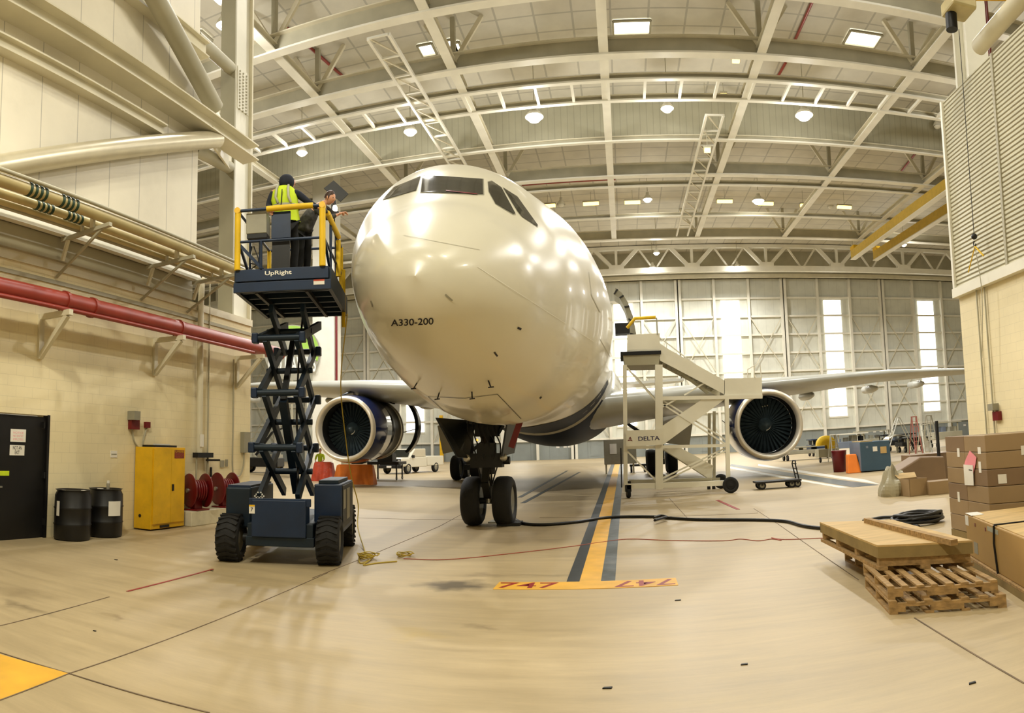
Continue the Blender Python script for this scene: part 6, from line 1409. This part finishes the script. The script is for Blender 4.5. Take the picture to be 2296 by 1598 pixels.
# ================================================================== BACKGROUND RIGHT
def stepladder(px_, py_, ptop, lab, spread=.9, wd=.5, m=M_SILV, rz=0., Y=None):
    b = onz(px_, py_) if Y is None else V((ony(px_, 900, Y).x, Y, 0)); h = solve_h(px_, ptop, b); r = empty('step_ladder', (b.x, b.y, 0), rz, lab, 'ladder', 'ladders in the far right of the hall')
    for s_ in (-1, 1):
        MB().bar((s_ * wd / 2, 0, 0), (s_ * wd * .3, spread * .45, h), .07, .03).build('side_rail', m, r, local=True)
        MB().bar((s_ * wd / 2, spread, 0), (s_ * wd * .3, spread * .5, h), .05, .03).build('back_rail', m, r, local=True)
    n = max(4, int(h / .3))
    for k in range(1, n): t = k / n; MB().bar((-wd / 2 * (1 - t * .4), spread * .45 * t, h * t), (wd / 2 * (1 - t * .4), spread * .45 * t, h * t), .09, .03).build('step', m, r, local=True)
    MB().box((0, spread * .47, h), (wd * .7, .2, .05)).build('top_cap', m, r, local=True)
    return r
stepladder(1876, 1036, 975, 'silver step ladder standing left of the blue grey box')
stepladder(1985, 1020, 938, 'large silver A-frame ladder turned sideways behind the blue grey box', 2.6, .5, M_SILV, radians(-80))
stepladder(2062, 1022, 933, 'red tinted tall step ladder right of the blue grey box', 1., .5, mat('pink_red_ladder', (190, 120, 110), .5))
stepladder(2098, 1015, 930, 'tall silver ladder beside the right daylight window', 1.5, .6)
stepladder(2085, 1030, 950, 'silver ladder just left of the tall carton stack', 1.2, .5)
b0 = onz(1932, 1056); b1 = onz(1999, 1054); c = V((ony(1965, 1050, 28).x, 28., 0)); hb_ = solve_h(1965, 988, c)
xl2, xm2, xr2 = ony(1903, 1050, 28).x, ony(1932, 1050, 27.2).x, ony(1999, 1050, 27.2).x
r = empty('equipment_locker', ((xm2 + xr2) / 2, 27.8, 0), 0, 'blue grey equipment locker with paper notices in the right background', 'locker')
MB().bb(xm2, xr2, 27.2, 28.6, .04, hb_).build('locker_body', M_BLUEBOX, r, bevel=.02); MB().bb(xm2 - .02, xm2, 27.22, 28.58, .06, hb_ - .02).build('side_face', M_BLUEB2, r)
MB().bb(xm2 + .05, xm2 + .6, 27.3, 28.4, hb_, hb_ + .04).build('wood_top', M_WOOD2, r)
for (x, y, s_, m) in ((1962, 1006, .2, M_WHITE), (1981, 1008, .28, M_WOOD2), (1944, 1002, .1, M_BLUEB2)): q = ony(x, y, 27.19); MB().bb(q.x - s_ / 2, q.x + s_ / 2, 27.185, 27.2, q.z - s_ / 2, q.z + s_ / 2).build('notice', m, r)
def crowd(pc, hx_, hy_, hz_, m, name, lab, cat, bev=.03, rz=0.):
    mb = MB().box((pc.x, pc.y, hz_ / 2), (hx_, hy_, hz_), rz); return mb.build(name, m, None, lab, cat, None, None, bev)
pc = onz(1888, 1058); pc.z = 0
mb = MB(); mb.lathe((pc.x, pc.y + .3, 0), (0, 0, 1), [(0, 0), (0, .28), (.9, .34), (.95, .36), (.95, .3), (.9, 0)], 24); mb.build('waste_bin', M_REDD, None, 'dark red bin left of the orange barrier in the right background', 'bin')
q0, q1 = ony(1897, 1058, 27.6), ony(1927, 1058, 27.6); ht = solve_h(1915, 1018, V((q0.x, 27.6, 0)))
MB().prism([(q0.x, 27.3, 0), (q1.x, 27.3, 0), (q1.x - .12, 27.5, ht), (q0.x + .1, 27.5, ht)], (0, .35, 0)).build('orange_barrier', M_ORANGE, None, 'orange plastic barrier leaning beside the blue grey locker', 'barrier', None, None, .03)
# yellow stand machine
q = V((ony(1852, 1000, 40).x, 40, 0)); h = solve_h(1850, 975, q)
r = empty('yellow_machine', q, 0, 'yellow curved machine head on a low wheeled stand in the right background', 'machine')
MB().lathe((q.x, q.y - .25, h * .62), (0, 1, 0), [(0, .0), (0, h * .2), (0, h * .36), (.5, h * .36), (.5, 0)], 24, a0=radians(-90), a1=radians(180)).build('curved_hood', M_YELF, r)
MB().box((q.x, q.y, .55), (1.2, .8, .5)).build('stand', M_STEELD, r)
for sx in (-.5, .5): wheel((q.x + sx, q.y - .3, .16), .16, .1, (1, 0, 0), r)
# trailers, crates and clutter along the back
clut = [(1812, 1030, 46, 4.2, .9, M_GREYBOX, 'baggage trailer', 'low grey trailer with wheels behind the right engine'), (1905, 1000, 48, 2.6, 1.6, M_BLUEB2, 'tool cabinet', 'pale blue tool cabinet under a white canopy in the far right'), (1960, 1000, 51, 3.0, 1.7, M_STEELD, 'parts rack', 'grey parts rack behind the blue grey locker'), (2010, 1010, 48.5, 3.0, 1.3, M_DARK, 'work stand', 'dark work stand loaded with parts right of the locker'), (2050, 1020, 45.5, 2.4, 1.0, M_DARK, 'tyre rack', 'dark rack of tyres below the red ladder'), (2120, 1000, 50, 2.6, 2.0, M_STEELD, 'shelf unit', 'grey shelf unit below the right daylight window'), (1835, 1000, 52, 1.6, 1.3, M_NAVY, 'tug', 'dark blue tug beside the yellow machine')]
for (x, y, Y, wd, h, m, nm, lab) in clut:
    q = V((ony(x, y, Y).x, Y, 0)); r = empty(nm.replace(' ', '_'), q, 0, lab, nm)
    MB().box((q.x, q.y, h * .35 + .25), (wd, 1.4, h * .3)).build('base_frame', m, r, bevel=.03)
    for sx in (-.38, .38):
        MB().box((q.x + sx * wd, q.y - .5, h * .7), (.08, .08, h * .6)).build('upright', M_STEELD, r); MB().box((q.x + sx * wd, q.y + .5, h * .7), (.08, .08, h * .6)).build('upright', M_STEELD, r)
        wheel((q.x + sx * wd, q.y - .55, .2), .2, .14, (1, 0, 0), r); wheel((q.x + sx * wd, q.y + .55, .2), .2, .14, (1, 0, 0), r)
    MB().box((q.x, q.y, h), (wd, 1.3, .08)).build('top_shelf', M_STEELW if 'canopy' in lab else m, r)
    for k in range(4): s_ = random.uniform(.2, .45); MB().box((q.x - wd * .35 + wd * .23 * k, q.y - .2 + random.uniform(-.2, .2), h * .5 + .25 + s_ / 2 - .02), (s_, s_, s_), random.uniform(0, 1)).build('loaded_part', random.choice([M_GREYBOX, M_STEELD, M_DARK, M_BLUEB2, M_RUB]), r, bevel=.02)
# curved cowl pieces on stands
for (x, y, Y, R0, a0, a1, lab) in ((2035, 978, 44, 1.5, 20, 130, 'curved dark engine cowl piece standing in the right background'), (2010, 985, 46, 1.2, 150, 230, 'curved pale engine cowl piece propped behind the locker')):
    q = ony(x, y, Y); mb = MB(); mb.lathe((q.x, q.y - .5, q.z - R0 * .7), (0, 1, 0), [(0, R0), (1.1, R0 * 1.02), (1.1, R0 * .94), (0, R0 * .92), (0, R0)], 24, a0=radians(a0 - 90), a1=radians(a1 - 90)); o = mb.build('engine_cowl', M_BELLY, None, lab, 'engine cowl')
    MB().bar((q.x, q.y, q.z - .2), (q.x, q.y, 0), .12).build('stand_leg', M_STEELD, o)
# tarp heap + cartons
q = onz(2008, 1100); r0 = V((q.x + .8, q.y + 1.2, 0))
def blob(c, sc, m, name, lab, cat, seed=0, n=28, mm=14, amp=.14):
    rnd = random.Random(seed); ph = [rnd.uniform(0, 6.28) for _ in range(8)]; vs = []
    for i in range(mm + 1):
        p = pi * .5 * i / mm
        for k in range(n):
            a = 2 * pi * k / n; f = 1 + amp * (sin(3 * a + ph[0]) * .5 + sin(5 * a + 4 * p + ph[1]) * .4 + sin(2 * p * 3 + ph[2] + a) * .5 + abs(sin(7 * a + ph[3])) * .3)
            vs.append((c.x + sc[0] * sin(p) * cos(a) * f, c.y + sc[1] * sin(p) * sin(a) * f, max(0, sc[2] * cos(p) * (f if p < 1.4 else 1))))
    fs = [(i * n + k, (i + 1) * n + k, (i + 1) * n + (k + 1) % n, i * n + (k + 1) % n) for i in range(mm) for k in range(n)]
    return MB().add(vs, fs, False).build(name, m, None, lab, cat)
t0 = V((ony(2060, 1070, 17.5).x, 17.5, 0)); h0 = solve_h(2062, 1024, t0)
MB().prism([(t0.x - .95, 17.2, 0), (t0.x + .75, 17.2, 0), (t0.x + .8, 17.4, h0 * .95), (t0.x + .05, 17.4, h0), (t0.x - .75, 17.3, h0 * .62)], (0, .8, 0)).build('bent_carton', M_CARDD, None, 'big crushed brown cardboard sheet left of the tall carton stack', 'cardboard', None, None, .04)
blob(V((ony(2003, 1080, 17.0).x - .1, 16.8, 0)), (.36, .34, solve_h(2010, 1052, V((ony(2010, 1080, 16.9).x, 16.9, 0)))), M_TARP, 'plastic_bundle', 'crumpled pale plastic bundle at the left end of the cardboard heap', 'bundle', 3, amp=.22)
c = V((ony(2048, 1090, 16.3).x, 16.3, 0)); hc_ = solve_h(2048, 1072, c)
r = empty('open_carton', c, .1, 'small open cardboard carton on the floor in front of the crushed cardboard', 'carton')
mb = MB(); w_ = .27
for (a0, a1, b0, b1) in ((-w_, w_, -w_, -w_ + .012), (-w_, w_, w_ - .012, w_), (-w_, -w_ + .012, -w_, w_), (w_ - .012, w_, -w_, w_)): mb.bb(a0, a1, b0, b1, 0, hc_)
mb.bb(-w_, w_, -w_, w_, 0, .01); mb.build('carton_walls', M_CARD, r)
MB().prism([(-w_, w_, hc_), (w_, w_, hc_), (w_ + .06, w_ + .2, hc_ + .12), (-w_ - .06, w_ + .2, hc_ + .12)], (0, 0, .008)).build('flap', M_WOOD2, r)
c = V((ony(2104, 1090, 16.0).x + .08, 16.0, 0)); crowd(c, .8, .5, .34, M_CARD, 'flat_carton', 'low brown carton with a printed mark beside the tall carton stack', 'carton', .01, -.15)
c = V((ony(2085, 1072, 18.6).x, 18.6, 0)); crowd(c, 1.5, .7, .95, M_CARDD, 'brown_carton', 'taller brown carton behind the crushed cardboard', 'carton', .02)
c = V((ony(2108, 1040, 17.9).x, 17.9, 0)); MB().bb(c.x - .03, c.x + .03, 17.9, 18.0, 0, 1.9).build('cart_upright', M_BLACK, None, 'thin black upright post just left of the tall carton stack', 'post')
# ================================================================== BACKGROUND LEFT
def barrier(x0_, x1_, yb_, yt_, Y, m, lab, slope=.12):
    a, b = ony(x0_, yb_, Y), ony(x1_, yb_, Y); h = solve_h((x0_ + x1_) / 2, yt_, V(((a.x + b.x) / 2, Y, 0)))
    r = empty('plastic_barrier', ((a.x + b.x) / 2, Y, 0), 0, lab, 'barrier', 'orange plastic barriers'); n = 24; vs = []
    for j, (z, ins) in enumerate(((0, 0), (h * .5, slope * .4), (h, slope))):
        for k in range(n + 1): u = k / n; vs.append((a.x + ins + (b.x - a.x - 2 * ins) * u, Y + ins * 1.5 + .05 * sin(u * 6.28 * 3) * (1 - .3 * j), z))
        for k in range(n + 1): u = 1 - k / n; vs.append((a.x + ins + (b.x - a.x - 2 * ins) * u, Y + .55 - ins * 1.2, z))
    m2 = 2 * (n + 1); fs = [(j * m2 + k, j * m2 + (k + 1) % m2, (j + 1) * m2 + (k + 1) % m2, (j + 1) * m2 + k) for j in range(2) for k in range(m2)] + [tuple(range(2 * m2, 3 * m2))]
    MB().add(vs, fs, False).build('shell', m, r)
    MB().bb(a.x + .2, b.x - .2, Y + .2, Y + .35, h, h + .04).build('top_ridge', m, r)
barrier(747, 837, 1088, 1043, 31.5, M_ORANGE, 'bright orange plastic barrier below the left engine inlet'); barrier(697, 745, 1075, 1037, 34, M_ORANGER, 'faded red and orange plastic barrier left of the bright one')
# pickup truck
tc0 = V((ony(877, 1050, 45).x, 45., 0)); r = empty('pickup_truck', tc0, radians(-15), 'white pickup truck with a dark front parked behind the left engine', 'truck')
TL = 5.6; hw = .98      # truck local: x across, y back
def tb(x0, x1, y0, y1, z0, z1, nm, m, bev=.05): return MB().bb(x0, x1, y0, y1, z0, z1).build(nm, m, r, bevel=bev)
tb(-hw, hw, .9, 3.2, .45, 1.15, 'cab_body', M_WHITEP); tb(-hw, hw, -.1, 1.0, .5, 1.12, 'hood', M_WHITEP, .12); tb(-hw, hw, 3.25, TL, .5, 1.2, 'bed', M_WHITEP)
MB().prism([(-hw + .06, 1.0, 1.12), (-hw + .2, 1.5, 1.75), (-hw + .2, 2.9, 1.75), (-hw + .06, 3.15, 1.12)], (2 * hw - .12, 0, 0)).build('cab_roof', M_WHITEP, r, bevel=.05)
MB().prism([(hw - .055, 1.3, 1.18), (hw - .15, 1.65, 1.66), (hw - .15, 2.7, 1.66), (hw - .055, 2.85, 1.18)], (.012, 0, 0)).build('side_window', M_GLASS, r)
MB().prism([(-hw + .2, .99, 1.2), (hw - .2, .99, 1.2), (hw - .28, 1.42, 1.68), (-hw + .28, 1.42, 1.68)], (0, -.03, 0)).build('windshield', M_GLASS, r)
tb(-hw + .1, hw - .1, -.16, -.08, .55, 1.05, 'grille', M_DARK, .01); tb(-hw, hw, -.25, -.1, .4, .62, 'bumper', M_DARK, .03); MB().bb(-.2, .2, -.27, -.25, .45, .58).build('licence_plate', M_WHITE, r)
for sx in (-1, 1):
    MB().bb(sx * hw - .13, sx * hw + .13, 1.2, 1.35, 1.1, 1.3).build('mirror', M_BLACK, r); MB().sph((sx * .75, -.14, .9), .11, sc=(1, .4, 1)).build('headlight', M_CHROME, r)
    for y in (.75, 4.5): wheel((sx * (hw - .12), y, .38), .38, .25, (1, 0, 0), r)
# engine stand in front of the truck
q = V((ony(868, 1070, 37).x, 37, 0)); r = empty('engine_stand', q, 0, 'dark low wheeled engine stand under the rear of the left engine', 'stand')
MB().box((q.x, q.y, .95), (1.9, 1.4, .16)).build('frame', M_DARK, r); 
for sx in (-.75, .75):
    for sy in (-.5, .5): MB().bar((q.x + sx, q.y + sy, .15), (q.x + sx, q.y + sy, .95), .07).build('leg', M_DARK, r); wheel((q.x + sx, q.y + sy, .1), .1, .06, (1, 0, 0), r, 'caster')
MB().box((q.x, q.y, 1.25), (.9, .7, .45)).build('cradle', M_DARK, r)
# distant worker in hi-vis behind scissor arms
q = V((ony(718, 1030, 38).x, 38, 0)); p3 = person(q, 'distant person in a yellow hi-vis top and dark trousers left of the left engine')
z = 0
skinobj('body', [[(q.x, q.y, .95, .13), (q.x, q.y, 1.2, .13), (q.x, q.y, 1.42, .12), (q.x, q.y, 1.52, .06), (q.x, q.y, 1.6, .06)], [(q.x, q.y, 1.42, .12), (q.x - .24, q.y, 1.38, .05), (q.x - .3, q.y - .08, 1.1, .04), (q.x - .2, q.y - .25, .95, .03)], [(q.x, q.y, 1.42, .12), (q.x + .24, q.y, 1.38, .05), (q.x + .3, q.y - .08, 1.1, .04), (q.x + .2, q.y - .25, .95, .03)], [(q.x, q.y, .95, .13), (q.x - .1, q.y, .9, .08), (q.x - .12, q.y, .48, .055), (q.x - .12, q.y, .07, .04)], [(q.x, q.y, .95, .13), (q.x + .1, q.y, .9, .08), (q.x + .12, q.y, .48, .055), (q.x + .12, q.y, .07, .04)]] + hand((q.x - .2, q.y - .25, .95), (.1, -1, -.2), (0, 0, 1)) + hand((q.x + .2, q.y - .25, .95), (-.1, -1, -.2), (0, 0, 1)), M_SKIN, p3)
skinobj('hi_vis_jacket', [[(q.x, q.y, .92, .17), (q.x, q.y, 1.2, .17), (q.x, q.y, 1.42, .15), (q.x, q.y, 1.5, .08)], [(q.x, q.y, 1.42, .15), (q.x - .24, q.y, 1.38, .07), (q.x - .3, q.y - .08, 1.1, .06)], [(q.x, q.y, 1.42, .15), (q.x + .24, q.y, 1.38, .07), (q.x + .3, q.y - .08, 1.1, .06)]], M_HIVIS, p3)
skinobj('trousers', [[(q.x, q.y, .95, .15), (q.x - .1, q.y, .88, .1), (q.x - .12, q.y, .48, .08), (q.x - .12, q.y, .1, .07)], [(q.x, q.y, .95, .15), (q.x + .1, q.y, .88, .1), (q.x + .12, q.y, .48, .08), (q.x + .12, q.y, .1, .07)]], M_BLKCL, p3)
head((q.x, q.y, 1.68), (0, -1, 0), p3, M_HAIR)
zf_ = zf; zf = 0; shoe((q.x - .12, q.y, 0), (0, -1, 0), p3); shoe((q.x + .12, q.y, 0), (0, -1, 0), p3)
# tug and lift in the far left
q = V((ony(585, 1020, 44).x, 44, 0)); r = empty('service_vehicle', q, radians(10), 'dark service vehicle with raised work arm beyond the end of the left wall', 'vehicle')
MB().bb(-1.6, 1.6, -.8, .8, .45, 1.1).build('vehicle_body', M_DARK, r, bevel=.05); MB().bb(-1.5, -.6, -.7, .7, 1.1, 1.9).build('cab', M_STEELD, r, bevel=.05); MB().bb(.0, 1.5, -.7, .7, 1.1, 1.35).build('cargo_bed', M_GREYBOX, r)
for x in (-1.1, 1.1):
    for y in (-.75, .75): wheel((x, y, .4), .4, .25, (0, 1, 0), r)
MB().bar((-.4, 0, 1.3), (.9, 0, 3.0), .16).build('work_arm', M_DARK, r); MB().bar((.9, 0, 3.0), (2.0, 0, 3.4), .12).build('work_arm', M_DARK, r)
for z in (2.0, 2.5, 3.0): MB().bar((-1.2, -.5, z), (.3, -.5, z), .06).build('rail', M_STEELD, r)
for x in (-1.2, .3): MB().bar((x, -.5, 1.1), (x, -.5, 3.0), .06).build('rail_post', M_STEELD, r)
